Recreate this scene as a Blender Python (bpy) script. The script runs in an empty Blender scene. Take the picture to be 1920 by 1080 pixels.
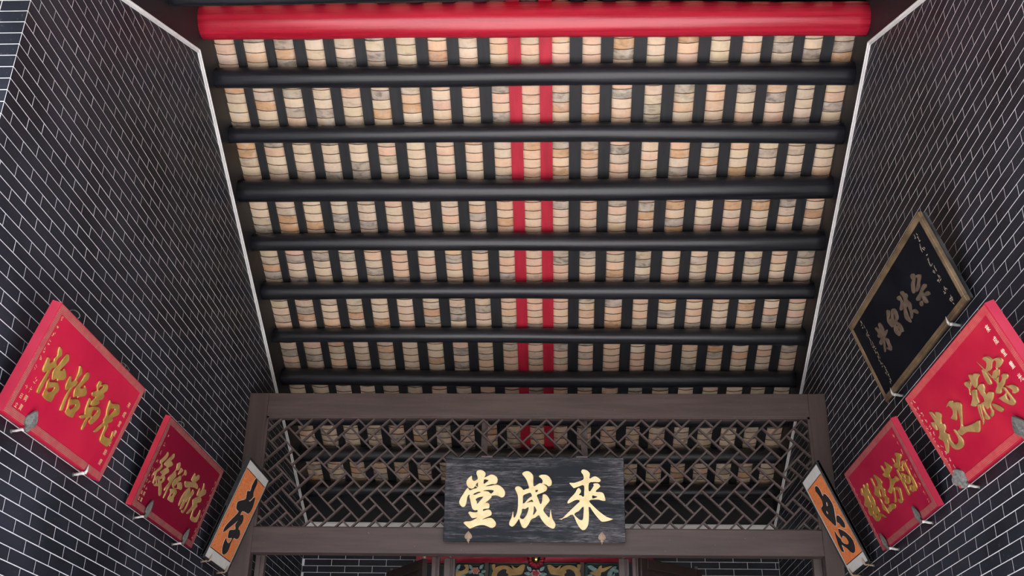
import bpy, bmesh, math, random
from mathutils import Vector, Matrix
random.seed(7)
SC = bpy.context.scene
COL = SC.collection

# ------------------------------------------------------------------ camera, sky, sun, exposure
CAM_Z = 1.6
PITCH, YAW, ROLL, FPX = 0.447761, 0.0454415, 0.0173748, 2051.58
cp, sp = math.cos(PITCH), math.sin(PITCH)
FW = Vector((-math.sin(YAW) * cp, math.cos(YAW) * cp, sp))
RT0 = Vector((math.cos(YAW), math.sin(YAW), 0))
UP0 = RT0.cross(FW)
RT = RT0 * math.cos(ROLL) + UP0 * math.sin(ROLL)
UP = UP0 * math.cos(ROLL) - RT0 * math.sin(ROLL)
cam = bpy.data.cameras.new('camera')
cam.sensor_width = 36.0
cam.lens = FPX / 1920 * 36
cam.clip_start = 0.05
cam.clip_end = 300
camo = bpy.data.objects.new('camera', cam)
COL.objects.link(camo)
m = Matrix((RT, UP, -FW)).transposed().to_4x4()
m.translation = (0, 0, CAM_Z)
camo.matrix_world = m
SC.camera = camo

world = bpy.data.worlds.new('world')
SC.world = world
world.use_nodes = True
wn = world.node_tree
wn.nodes.clear()
wo = wn.nodes.new('ShaderNodeOutputWorld')
wb = wn.nodes.new('ShaderNodeBackground')
ws = wn.nodes.new('ShaderNodeTexSky')
ws.sky_type = 'NISHITA'
ws.sun_disc = False
ws.sun_elevation = math.radians(60)
ws.sun_rotation = math.radians(180)
ws.air_density = 1.0
ws.dust_density = 3.0
ws.ozone_density = 1.0
wb.inputs['Strength'].default_value = 0.20
wn.links.new(ws.outputs[0], wb.inputs['Color'])
wn.links.new(wb.outputs[0], wo.inputs['Surface'])

sun = bpy.data.lights.new('sun', 'SUN')
sun.energy = 7.4
sun.angle = math.radians(1.0)
sun.color = (1.0, 0.985, 0.975)
suno = bpy.data.objects.new('sun', sun)
COL.objects.link(suno)
# the sun stands high over the courtyard behind the camera: paving and the front of the hall floor are lit and throw light up into the roof
suno.rotation_euler = Vector((0.0, 0.575, -1.0)).to_track_quat('-Z', 'Y').to_euler()
suno.location = (0, -6, 25)

SC.view_settings.view_transform = 'Standard'
SC.view_settings.look = 'None'
SC.view_settings.gamma = 1.0
SC.view_settings.use_curve_mapping = False
SC.view_settings.exposure = 1.45

# ------------------------------------------------------------------ helpers
def tag(o, label=None, cat=None, group=None, kind=None):
    if label: o['label'] = label
    if cat: o['category'] = cat
    if group: o['group'] = group
    if kind: o['kind'] = kind
    return o

def mesh_of(name, verts, faces, mat, smooth=False):
    me = bpy.data.meshes.new(name)
    me.from_pydata(verts, [], faces)
    me.update()
    if mat: me.materials.append(mat)
    if smooth:
        me.polygons.foreach_set('use_smooth', [True] * len(me.polygons))
    return me

def link(name, me, parent=None, loc=None):
    o = bpy.data.objects.new(name, me)
    COL.objects.link(o)
    if parent is not None: o.parent = parent
    if loc is not None: o.location = loc
    return o

def empty(name, loc=(0, 0, 0), mat=None):
    o = bpy.data.objects.new(name, None)
    o.empty_display_size = 0.1
    COL.objects.link(o)
    if mat is not None: o.matrix_world = mat
    else: o.location = loc
    return o

class MB:
    """collects simple solids into one mesh"""
    def __init__(s): s.v = []; s.f = []
    def add(s, v, f):
        b = len(s.v); s.v += [tuple(p) for p in v]; s.f += [tuple(b + i for i in q) for q in f]
        return s
    def box(s, x0, x1, y0, y1, z0, z1):
        return s.add([(x0, y0, z0), (x1, y0, z0), (x1, y1, z0), (x0, y1, z0), (x0, y0, z1), (x1, y0, z1), (x1, y1, z1), (x0, y1, z1)],
                     [(0, 3, 2, 1), (4, 5, 6, 7), (0, 1, 5, 4), (1, 2, 6, 5), (2, 3, 7, 6), (3, 0, 4, 7)])
    def bbox(s, x0, x1, y0, y1, z0, z1, b=0.003):
        """box with chamfered edges"""
        X = (x0, x1); Y = (y0, y1); Z = (z0, z1)
        v = []; idx = {}
        for i in (0, 1):
            for j in (0, 1):
                for k in (0, 1):
                    sx, sy, sz = (1, -1)[i], (1, -1)[j], (1, -1)[k]
                    for a in range(3):
                        p = [X[i], Y[j], Z[k]]
                        for q in range(3):
                            if q != a: p[q] += (sx, sy, sz)[q] * b
                        idx[i, j, k, a] = len(v); v.append(tuple(p))
        f = []
        for a in range(3):
            u, w = [q for q in range(3) if q != a]
            for s_ in (0, 1):
                ring = []
                for (p, q) in ((0, 0), (1, 0), (1, 1), (0, 1)):
                    t = [0, 0, 0]; t[a] = s_; t[u] = p; t[w] = q
                    ring.append(idx[t[0], t[1], t[2], a])
                flip = (s_ == 0) ^ (a == 1)
                f.append(tuple(ring[::-1]) if flip else tuple(ring))
        for a in range(3):          # edges parallel to axis a
            u, w = [q for q in range(3) if q != a]
            for p in (0, 1):
                for q in (0, 1):
                    t0 = [0, 0, 0]; t0[u] = p; t0[w] = q; t1 = list(t0); t1[a] = 1
                    f.append((idx[(*t0, u)], idx[(*t1, u)], idx[(*t1, w)], idx[(*t0, w)]))
        for i in (0, 1):
            for j in (0, 1):
                for k in (0, 1):
                    f.append((idx[i, j, k, 0], idx[i, j, k, 1], idx[i, j, k, 2]))
        return s.add(v, f)
    def prism(s, poly, axis, a, b):
        """poly: 2-D outline in the two remaining axes (cyclic order), extruded along axis from a to b"""
        n = len(poly); v = []
        for t in (a, b):
            for (p, q) in poly:
                c = [p, q]; c.insert(axis, t); v.append(tuple(c))
        f = [tuple(range(n)), tuple(range(2 * n - 1, n - 1, -1))]
        f += [(i, i + n, (i + 1) % n + n, (i + 1) % n) for i in range(n)]
        return s.add(v, f)
    def tube(s, pts, rad, seg=10, cap=True):
        pts = [Vector(p) for p in pts]; n = len(pts)
        if not isinstance(rad, (list, tuple)): rad = [rad] * n
        v = []; f = []
        ref = None
        for i, p in enumerate(pts):
            d = (pts[min(i + 1, n - 1)] - pts[max(i - 1, 0)]).normalized()
            if ref is None:
                ref = Vector((0, 0, 1)) if abs(d.z) < .9 else Vector((1, 0, 0))
            a = d.cross(ref).normalized(); ref = a.cross(d).normalized()
            for k in range(seg):
                t = 2 * math.pi * k / seg
                v.append(p + (a * math.cos(t) + ref * math.sin(t)) * rad[i])
        for i in range(n - 1):
            for k in range(seg):
                k2 = (k + 1) % seg
                f.append((i * seg + k, i * seg + k2, (i + 1) * seg + k2, (i + 1) * seg + k))
        if cap:
            f.append(tuple(range(seg))[::-1]); f.append(tuple((n - 1) * seg + k for k in range(seg)))
        return s.add(v, f)
    def torus(s, c, a, b, R, r, sa=1.0, sb=1.0, n=18, k=6):
        c = Vector(c); a = Vector(a); b = Vector(b); w = a.cross(b)
        v = []; f = []
        for i in range(n):
            t = 2 * math.pi * i / n
            d = a * math.cos(t) * sa + b * math.sin(t) * sb
            for j in range(k):
                q = 2 * math.pi * j / k
                v.append(c + d * R + d.normalized() * math.cos(q) * r + w * math.sin(q) * r)
        for i in range(n):
            for j in range(k):
                f.append((i * k + j, ((i + 1) % n) * k + j, ((i + 1) % n) * k + (j + 1) % k, i * k + (j + 1) % k))
        return s.add(v, f)
    def build(s, name, mat, parent=None, smooth=False, loc=None):
        return link(name, mesh_of(name, s.v, s.f, mat, smooth), parent, loc)

def fix_normals(me):
    bm = bmesh.new(); bm.from_mesh(me); bmesh.ops.recalc_face_normals(bm, faces=bm.faces); bm.to_mesh(me); bm.free()

def project(p):
    d = Vector(p) - Vector((0, 0, CAM_Z)); w = d.dot(FW)
    if w < .1: return None
    return 960 + FPX * d.dot(RT) / w, 540 - FPX * d.dot(UP) / w

# ------------------------------------------------------------------ materials
def new_mat(name):
    mt = bpy.data.materials.new(name); mt.use_nodes = True
    nt = mt.node_tree; nt.nodes.clear()
    out = nt.nodes.new('ShaderNodeOutputMaterial'); bs = nt.nodes.new('ShaderNodeBsdfPrincipled')
    nt.links.new(bs.outputs[0], out.inputs['Surface'])
    return mt, nt, bs

def rgba(c): return (c[0], c[1], c[2], 1.0)

def noisy(name, c1, c2, scale=(6, 6, 6), rough=(.45, .6), metal=0.0, bump=0.0, detail=5, lo=.35, hi=.65, spec=.5, space='Object', specks=None, bump_scale=None, coat=0):
    mt, nt, bs = new_mat(name); N = nt.nodes; L = nt.links
    tc = N.new('ShaderNodeTexCoord'); mp = N.new('ShaderNodeMapping'); mp.inputs['Scale'].default_value = scale
    if space == 'World':
        ge = N.new('ShaderNodeNewGeometry'); L.new(ge.outputs['Position'], mp.inputs['Vector'])
    else:
        L.new(tc.outputs[space], mp.inputs['Vector'])
    nz = N.new('ShaderNodeTexNoise'); nz.inputs['Scale'].default_value = 1.0; nz.inputs['Detail'].default_value = detail
    nz.inputs['Roughness'].default_value = .6
    L.new(mp.outputs[0], nz.inputs['Vector'])
    rp = N.new('ShaderNodeValToRGB'); rp.color_ramp.elements[0].position = lo; rp.color_ramp.elements[1].position = hi
    rp.color_ramp.elements[0].color = rgba(c1); rp.color_ramp.elements[1].color = rgba(c2)
    L.new(nz.outputs['Fac'], rp.inputs['Fac'])
    col = rp.outputs['Color']
    if specks:
        sc, thr, sc_col = specks
        n2 = N.new('ShaderNodeTexNoise'); n2.inputs['Scale'].default_value = sc; n2.inputs['Detail'].default_value = 2
        ge2 = N.new('ShaderNodeNewGeometry'); L.new(ge2.outputs['Position'], n2.inputs['Vector'])
        r2 = N.new('ShaderNodeValToRGB'); r2.color_ramp.elements[0].position = thr; r2.color_ramp.elements[1].position = thr + .06
        L.new(n2.outputs['Fac'], r2.inputs['Fac'])
        mx = N.new('ShaderNodeMixRGB'); mx.inputs['Color2'].default_value = rgba(sc_col)
        L.new(r2.outputs['Color'], mx.inputs['Fac']); L.new(col, mx.inputs['Color1']); col = mx.outputs[0]
    L.new(col, bs.inputs['Base Color'])
    mr = N.new('ShaderNodeMapRange'); mr.inputs['To Min'].default_value = rough[0]; mr.inputs['To Max'].default_value = rough[1]
    L.new(nz.outputs['Fac'], mr.inputs['Value']); L.new(mr.outputs[0], bs.inputs['Roughness'])
    bs.inputs['Metallic'].default_value = metal
    bs.inputs['Specular IOR Level'].default_value = spec
    if coat:
        bs.inputs['Coat Weight'].default_value = coat; bs.inputs['Coat Roughness'].default_value = .25
    if bump:
        bp = N.new('ShaderNodeBump'); bp.inputs['Strength'].default_value = bump; bp.inputs['Distance'].default_value = .004
        if bump_scale:
            m2 = N.new('ShaderNodeMapping'); m2.inputs['Scale'].default_value = bump_scale
            L.new(tc.outputs['Object'], m2.inputs['Vector'])
            n3 = N.new('ShaderNodeTexNoise'); n3.inputs['Scale'].default_value = 1; n3.inputs['Detail'].default_value = 4
            L.new(m2.outputs[0], n3.inputs['Vector']); L.new(n3.outputs['Fac'], bp.inputs['Height'])
        else:
            L.new(nz.outputs['Fac'], bp.inputs['Height'])
        L.new(bp.outputs[0], bs.inputs['Normal'])
    return mt

M = {}
M['brick'] = noisy('black_brick', (.005, .0065, .011), (.019, .0215, .032), scale=(1.6, 1.6, 1.6), rough=(.45, .6), bump=.25, space='World', specks=(60, .68, (.08, .08, .09)), spec=.35)
M['mortar'] = noisy('white_pointing', (0.589, 0.57, 0.589), (0.76, 0.741, 0.76), scale=(9, 9, 9), rough=(.7, .8), space='World')
M['white'] = noisy('white_plaster_trim', (.74, .72, .71), (.86, .84, .83), scale=(5, 5, 5), rough=(.55, .7), space='World')
M['blackwall'] = noisy('black_limewash', (0.0051, 0.00595, 0.0085), (0.0119, 0.0119, 0.01615), scale=(4, 4, 4), rough=(.5, .65), space='World', specks=(90, .74, (.2, .2, .2)))
M['purlin'] = noisy('black_painted_log', (0.00738, 0.0082, 0.01066), (0.02214, 0.02214, 0.02788), scale=(.9, 26, 26), rough=(.26, .46), bump=.5, detail=6, spec=.5)
M['rafter'] = noisy('black_painted_board', (0.01105, 0.01105, 0.01275), (0.0204, 0.0204, 0.02295), scale=(30, 1.2, 8), rough=(.5, .62), bump=.15)
M['redbeam'] = noisy('red_lacquer', (0.3612, 0.00774, 0.02236), (0.5332, 0.01892, 0.04472), scale=(.7, 22, 22), rough=(.20, .36), bump=.3, detail=6, spec=.6)
M['redrafter'] = noisy('red_painted_board', (0.399, 0.0095, 0.0285), (0.5225, 0.0171, 0.04275), scale=(20, 1.5, 8), rough=(.5, .6))
M['brown'] = noisy('brown_painted_wood', (0.06192, 0.04214, 0.0387), (0.09288, 0.06536, 0.0602), scale=(1.2, 8, 14), rough=(.5, .62), bump=.2, specks=(75, .74, (.25, .21, .19)))
M['brownv'] = noisy('brown_painted_post', (0.05848, 0.03956, 0.03612), (0.086, 0.06106, 0.0559), scale=(14, 8, 1.2), rough=(.5, .62), bump=.2)
M['darkbrown'] = noisy('dark_brown_door', (0.0264, 0.0176, 0.01584), (0.04048, 0.02728, 0.02464), scale=(14, 8, 1.2), rough=(.4, .5), bump=.15)
M['palebrown'] = noisy('pale_brown_post', (0.0924, 0.06864, 0.06512), (0.1232, 0.09504, 0.08976), scale=(14, 8, 1.2), rough=(.5, .6))
M['stone'] = noisy('granite_paving', (.52, .51, .50), (.62, .61, .60), scale=(2, 2, 2), rough=(.7, .85), space='World')
M['floor'] = noisy('hall_floor_tile', (.56, .55, .54), (.66, .65, .64), scale=(2, 2, 2), rough=(.6, .75), space='World')
M['iron'] = noisy('weathered_iron', (.065, .066, .060), (.15, .15, .138), scale=(60, 60, 60), rough=(.5, .7), metal=.3)
M['palemetal'] = noisy('pale_zinc_rod', (.42, .41, .39), (.62, .60, .58), scale=(60, 60, 60), rough=(.45, .6), metal=.2)
M['copper'] = noisy('tarnished_copper_leaf', (.26, .19, .13), (.42, .30, .21), scale=(40, 40, 40), rough=(.5, .65), metal=.3)
M['brass'] = noisy('polished_brass', (.55, .36, .10), (.75, .52, .18), scale=(10, 10, 10), rough=(.12, .2), metal=1.0)
M['cloth'] = noisy('red_silk', (.22, .006, .020), (.34, .012, .034), scale=(9, 9, 9), rough=(.5, .65), bump=.3)
M['gold'] = noisy('gold_leaf_carving', (0.368, 0.207, 0.046), (0.552, 0.3312, 0.0874), scale=(14, 14, 14), rough=(.3, .42), metal=.55, spec=.5)
M['goldsoft'] = noisy('soft_gold_leaf', (0.3496, 0.2162, 0.0782), (0.5152, 0.3312, 0.138), scale=(14, 14, 14), rough=(.35, .45), metal=.45)
M['goldpale'] = noisy('bright_gold_leaf', (.80, .58, .27), (.93, .74, .42), scale=(20, 20, 20), rough=(.36, .48), metal=.2, lo=.3, hi=.5)
M['goldfaded'] = noisy('faded_gold_paint', (0.0675, 0.045, 0.0306), (0.1125, 0.0792, 0.054), scale=(22, 22, 22), rough=(.55, .7))
M['goldtext'] = noisy('small_gold_writing', (.55, .36, .16), (.72, .52, .28), scale=(30, 30, 30), rough=(.4, .5), metal=.2)
M['paletext'] = noisy('pale_gilt_writing', (.62, .50, .36), (.80, .70, .56), scale=(30, 30, 30), rough=(.4, .5))
M['dulltext'] = noisy('dulled_gilt_writing', (.22, .18, .13), (.36, .30, .23), scale=(60, 60, 60), rough=(.5, .6))
M['goldframe'] = noisy('worn_gold_frame', (0.0945, 0.0612, 0.0324), (0.234, 0.162, 0.09), scale=(8, 8, 8), rough=(.4, .55), metal=.2)
M['lacquer'] = noisy('black_lacquer', (.003, .004, .007), (.006, .007, .010), scale=(3, 3, 3), rough=(.5, .65), spec=.12)
M['lacquerside'] = noisy('scuffed_black_wood', (.006, .006, .008), (.09, .09, .095), scale=(30, 5, 30), rough=(.5, .7), detail=7, lo=.42, hi=.75)
M['ink'] = noisy('black_brush_ink', (.009, .009, .010), (.022, .021, .022), scale=(25, 25, 25), rough=(.5, .6))
M['inkline'] = noisy('ink_outline_white', (.60, .52, .45), (.72, .64, .58), scale=(20, 20, 20), rough=(.6, .7))
M['mount'] = noisy('pale_grey_mount', (0.5336, 0.5244, 0.4968), (0.6072, 0.598, 0.5704), scale=(12, 12, 12), rough=(.6, .7))
M['frameblack'] = noisy('thin_black_frame', (.010, .010, .011), (.024, .023, .024), scale=(20, 20, 20), rough=(.4, .55))
M['navy'] = noisy('dark_blue_panel', (.006, .008, .016), (.012, .016, .026), scale=(8, 8, 8), rough=(.5, .6))
M['green'] = noisy('green_moulding', (.012, .040, .036), (.022, .062, .055), scale=(8, 8, 8), rough=(.45, .6))
M['teal'] = noisy('teal_carving', (.10, .22, .22), (.30, .42, .40), scale=(40, 40, 40), rough=(.5, .6))
M['pink'] = noisy('pink_petal', (.45, .20, .20), (.62, .42, .40), scale=(40, 40, 40), rough=(.5, .6))
M['crimson'] = noisy('crimson_petal', (.26, .02, .035), (.36, .05, .06), scale=(40, 40, 40), rough=(.5, .6))
M['orangepetal'] = noisy('orange_petal', (.42, .13, .06), (.55, .22, .12), scale=(40, 40, 40), rough=(.5, .6))

def red_plaque(name, c1, c2):
    return noisy(name, c1, c2, scale=(2.2, 2.6, 2.6), rough=(.42, .55), detail=3, spec=.2, lo=.3, hi=.7)
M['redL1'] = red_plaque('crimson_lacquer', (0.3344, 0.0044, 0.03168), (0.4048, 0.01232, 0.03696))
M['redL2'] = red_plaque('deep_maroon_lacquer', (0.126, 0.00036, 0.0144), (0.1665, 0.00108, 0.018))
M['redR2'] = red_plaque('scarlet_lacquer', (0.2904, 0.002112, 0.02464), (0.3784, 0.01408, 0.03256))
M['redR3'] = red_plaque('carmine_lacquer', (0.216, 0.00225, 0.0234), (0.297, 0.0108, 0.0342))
M['redlit'] = red_plaque('lit_end_red', (0.3096, 0.01204, 0.0344), (0.4042, 0.02924, 0.05676))  # lighter than the boards: light on the near ends is put into the colour
M['redlit2'] = red_plaque('lit_end_red_bright', (0.3268, 0.01204, 0.0258), (0.3956, 0.03096, 0.04816))

def fret(name, red, gold):
    """printed key-fret band: dull gold lines on red"""
    mt, nt, bs = new_mat(name); N = nt.nodes; L = nt.links
    tc = N.new('ShaderNodeTexCoord')
    br = N.new('ShaderNodeTexBrick'); br.inputs['Scale'].default_value = 75
    br.inputs['Color1'].default_value = rgba(red); br.inputs['Color2'].default_value = rgba(red); br.inputs['Mortar'].default_value = rgba(gold)
    br.inputs['Mortar Size'].default_value = .14; br.inputs['Brick Width'].default_value = .9; br.inputs['Row Height'].default_value = .62
    L.new(tc.outputs['Object'], br.inputs['Vector'])
    nz = N.new('ShaderNodeTexNoise'); nz.inputs['Scale'].default_value = 22; nz.inputs['Detail'].default_value = 5
    L.new(tc.outputs['Object'], nz.inputs['Vector'])
    rp = N.new('ShaderNodeValToRGB'); rp.color_ramp.elements[0].position = .38; rp.color_ramp.elements[1].position = .62
    L.new(nz.outputs['Fac'], rp.inputs['Fac'])
    mx = N.new('ShaderNodeMixRGB'); mx.inputs['Color2'].default_value = rgba(tuple(r * .75 + g * .25 for r, g in zip(red, gold)))
    L.new(rp.outputs['Color'], mx.inputs['Fac']); L.new(br.outputs['Color'], mx.inputs['Color1'])
    L.new(mx.outputs[0], bs.inputs['Base Color']); bs.inputs['Roughness'].default_value = .5
    return mt
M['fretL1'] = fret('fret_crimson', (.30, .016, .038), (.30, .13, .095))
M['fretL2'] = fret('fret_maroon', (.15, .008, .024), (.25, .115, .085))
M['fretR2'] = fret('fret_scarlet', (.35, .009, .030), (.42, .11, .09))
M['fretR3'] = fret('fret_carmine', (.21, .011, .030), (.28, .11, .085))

def board_mat():
    """black lacquered name board, worn to the grey grain in streaks"""
    mt, nt, bs = new_mat('worn_black_board'); N = nt.nodes; L = nt.links
    tc = N.new('ShaderNodeTexCoord')
    def nz(scale, det=6, rough=.65):
        mp = N.new('ShaderNodeMapping'); mp.inputs['Scale'].default_value = scale
        L.new(tc.outputs['Object'], mp.inputs['Vector'])
        n = N.new('ShaderNodeTexNoise'); n.inputs['Scale'].default_value = 1; n.inputs['Detail'].default_value = det; n.inputs['Roughness'].default_value = rough
        L.new(mp.outputs[0], n.inputs['Vector']); return n
    a = nz((1.6, 26, 26)); b = nz((1.2, 3.2, 3), 3); c = nz((14, 160, 60), 4)
    ra = N.new('ShaderNodeValToRGB'); ra.color_ramp.elements[0].position = .5; ra.color_ramp.elements[1].position = .78
    L.new(a.outputs['Fac'], ra.inputs['Fac'])
    rb = N.new('ShaderNodeValToRGB'); rb.color_ramp.elements[0].position = .44; rb.color_ramp.elements[1].position = .64
    L.new(b.outputs['Fac'], rb.inputs['Fac'])
    rc = N.new('ShaderNodeValToRGB'); rc.color_ramp.elements[0].position = .40; rc.color_ramp.elements[1].position = .66
    L.new(c.outputs['Fac'], rc.inputs['Fac'])
    m1 = N.new('ShaderNodeMixRGB'); m1.inputs['Color1'].default_value = rgba((.008, .011, .016)); m1.inputs['Color2'].default_value = rgba((.42, .42, .44))
    mul = N.new('ShaderNodeMath'); mul.operation = 'MULTIPLY'; L.new(ra.outputs['Color'], mul.inputs[0]); L.new(rc.outputs['Color'], mul.inputs[1])
    L.new(mul.outputs[0], m1.inputs['Fac'])
    m2 = N.new('ShaderNodeMixRGB'); m2.inputs['Color2'].default_value = rgba((.19, .172, .185))
    mul2 = N.new('ShaderNodeMath'); mul2.operation = 'MULTIPLY'; L.new(rb.outputs['Color'], mul2.inputs[0]); L.new(rc.outputs['Color'], mul2.inputs[1])
    L.new(mul2.outputs[0], m2.inputs['Fac']); L.new(m1.outputs[0], m2.inputs['Color1'])
    L.new(m2.outputs[0], bs.inputs['Base Color']); bs.inputs['Roughness'].default_value = .5; bs.inputs['Specular IOR Level'].default_value = .25
    bp = N.new('ShaderNodeBump'); bp.inputs['Strength'].default_value = .4; bp.inputs['Distance'].default_value = .003
    L.new(a.outputs['Fac'], bp.inputs['Height']); L.new(bp.outputs[0], bs.inputs['Normal'])
    return mt
M['board'] = board_mat()

def orange_mat():
    mt, nt, bs = new_mat('orange_silk_paper'); N = nt.nodes; L = nt.links
    tc = N.new('ShaderNodeTexCoord')
    mp = N.new('ShaderNodeMapping'); mp.inputs['Rotation'].default_value = (0, 0, .5); mp.inputs['Scale'].default_value = (1, 3.5, 1)
    L.new(tc.outputs['Object'], mp.inputs['Vector'])
    wv = N.new('ShaderNodeTexNoise'); wv.inputs['Scale'].default_value = 12; wv.inputs['Distortion'].default_value = 2.5; wv.inputs['Detail'].default_value = 2
    L.new(mp.outputs[0], wv.inputs['Vector'])
    rp = N.new('ShaderNodeValToRGB'); rp.color_ramp.elements[0].position = .3; rp.color_ramp.elements[1].position = .7
    rp.color_ramp.elements[0].color = rgba((.66, .165, .050)); rp.color_ramp.elements[1].color = rgba((.82, .27, .085))
    L.new(wv.outputs['Fac'], rp.inputs['Fac']); L.new(rp.outputs['Color'], bs.inputs['Base Color'])
    bs.inputs['Roughness'].default_value = .5
    bp = N.new('ShaderNodeBump'); bp.inputs['Strength'].default_value = .6; bp.inputs['Distance'].default_value = .006
    L.new(wv.outputs['Fac'], bp.inputs['Height']); L.new(bp.outputs[0], bs.inputs['Normal'])
    return mt
M['orange'] = orange_mat()

def tile_mat(name, use_object):
    """fired clay pan tile: own tint per tile, soot and lime stains"""
    mt, nt, bs = new_mat(name); N = nt.nodes; L = nt.links
    if use_object:
        src = N.new('ShaderNodeObjectInfo').outputs['Color']
    else:
        at = N.new('ShaderNodeAttribute'); at.attribute_name = 'tint'; src = at.outputs['Color']
    ge = N.new('ShaderNodeNewGeometry')
    mp = N.new('ShaderNodeMapping'); mp.inputs['Scale'].default_value = (11, 24, 24)
    L.new(ge.outputs['Position'], mp.inputs['Vector'])
    nz = N.new('ShaderNodeTexNoise'); nz.inputs['Scale'].default_value = 1; nz.inputs['Detail'].default_value = 5; nz.inputs['Distortion'].default_value = .8
    L.new(mp.outputs[0], nz.inputs['Vector'])
    # the tint's "alpha-like" dirt amount is coded in how dark the tint is; stains of their own shape
    rp = N.new('ShaderNodeValToRGB'); rp.color_ramp.elements[0].position = .47; rp.color_ramp.elements[1].position = .66
    L.new(nz.outputs['Fac'], rp.inputs['Fac'])
    sep = N.new('ShaderNodeSeparateColor'); L.new(src, sep.inputs['Color'])
    mr = N.new('ShaderNodeMapRange'); mr.inputs['From Min'].default_value = .42; mr.inputs['From Max'].default_value = .80; mr.inputs['To Min'].default_value = .85; mr.inputs['To Max'].default_value = .12
    L.new(sep.outputs['Red'], mr.inputs['Value'])
    mu = N.new('ShaderNodeMath'); mu.operation = 'MULTIPLY'; L.new(rp.outputs['Color'], mu.inputs[0]); L.new(mr.outputs[0], mu.inputs[1])
    mx = N.new('ShaderNodeMixRGB'); mx.inputs['Color2'].default_value = rgba((.13, .115, .10))
    L.new(mu.outputs[0], mx.inputs['Fac']); L.new(src, mx.inputs['Color1'])
    n2 = N.new('ShaderNodeTexNoise'); n2.inputs['Scale'].default_value = 14; n2.inputs['Detail'].default_value = 3
    L.new(ge.outputs['Position'], n2.inputs['Vector'])
    r2 = N.new('ShaderNodeValToRGB'); r2.color_ramp.elements[0].position = .5; r2.color_ramp.elements[1].position = .75
    L.new(n2.outputs['Fac'], r2.inputs['Fac'])
    m2 = N.new('ShaderNodeMixRGB'); m2.inputs['Color2'].default_value = rgba((.76, .66, .56))
    f2 = N.new('ShaderNodeMath'); f2.operation = 'MULTIPLY'; f2.inputs[1].default_value = .55; L.new(r2.outputs['Color'], f2.inputs[0])
    L.new(f2.outputs[0], m2.inputs['Fac']); L.new(mx.outputs[0], m2.inputs['Color1'])
    L.new(m2.outputs[0], bs.inputs['Base Color'])
    bs.inputs['Roughness'].default_value = .75
    bp = N.new('ShaderNodeBump'); bp.inputs['Strength'].default_value = .25; bp.inputs['Distance'].default_value = .003
    L.new(nz.outputs['Fac'], bp.inputs['Height']); L.new(bp.outputs[0], bs.inputs['Normal'])
    return mt
M['tile_edge'] = noisy('dark_tile_edge', (.10, .066, .045), (.26, .18, .125), scale=(20, 20, 20), rough=(.8, .9), space='World')  # dark brown for the head edges, marking the seams between tiles
M['tile_o'] = tile_mat('clay_tile', True)
M['tile_s'] = tile_mat('clay_tile_far', False)

# ------------------------------------------------------------------ dimensions of the hall (metres)
XL, XR = -2.5675, 2.1925           # faces of the two side walls
Y0, YB = 4.12, 11.05               # front ends of the side walls, back wall
SL = 0.4677                        # roof slope
A = math.atan(SL); CA, SA = math.cos(A), math.sin(A)
RY = 6.235                         # ridge
PR = 0.078                         # usual purlin radius
def zp(y): return 6.568 - SL * (abs(y - RY) + RY - 6.666)      # line through the purlin centres
def ztrim(y): return 6.500 - SL * abs(y - RY)                  # upper edge of the white trim
RAFT = 0.028
def zroof(y, off): return zp(y) + off / CA                     # height at normal offset from the purlin line
EAVE = 3.0

# ------------------------------------------------------------------ ground and floor
g = MB().box(-14, 14, -26, 3.2, -.45, -.15).build('ground', M['stone'])
tag(g, 'pale granite courtyard paving in front of the hall', kind='structure')
g = MB().box(-6, 6, 3.2, 12.2, -.45, 0).build('floor', M['floor'])
tag(g, 'floor of the hall under the tiled roof', kind='structure')

# hall on the other side of the courtyard (behind the camera)
o = MB().box(-13, 13, -9.2, -8.6, -.15, 4.2).build('wall_opposite', M['brick'])
tag(o, 'black brick front of the hall across the courtyard', kind='structure')

# ------------------------------------------------------------------ brick walls
CH, JT = 0.0665, 0.0050
def brick_mesh(name, lx, ly, lz):
    me = mesh_of(name, *(lambda b: (b.v, b.f))(MB().box(-lx / 2, lx / 2, -ly / 2, ly / 2, -lz / 2, lz / 2)), M['brick'])
    return me

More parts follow.
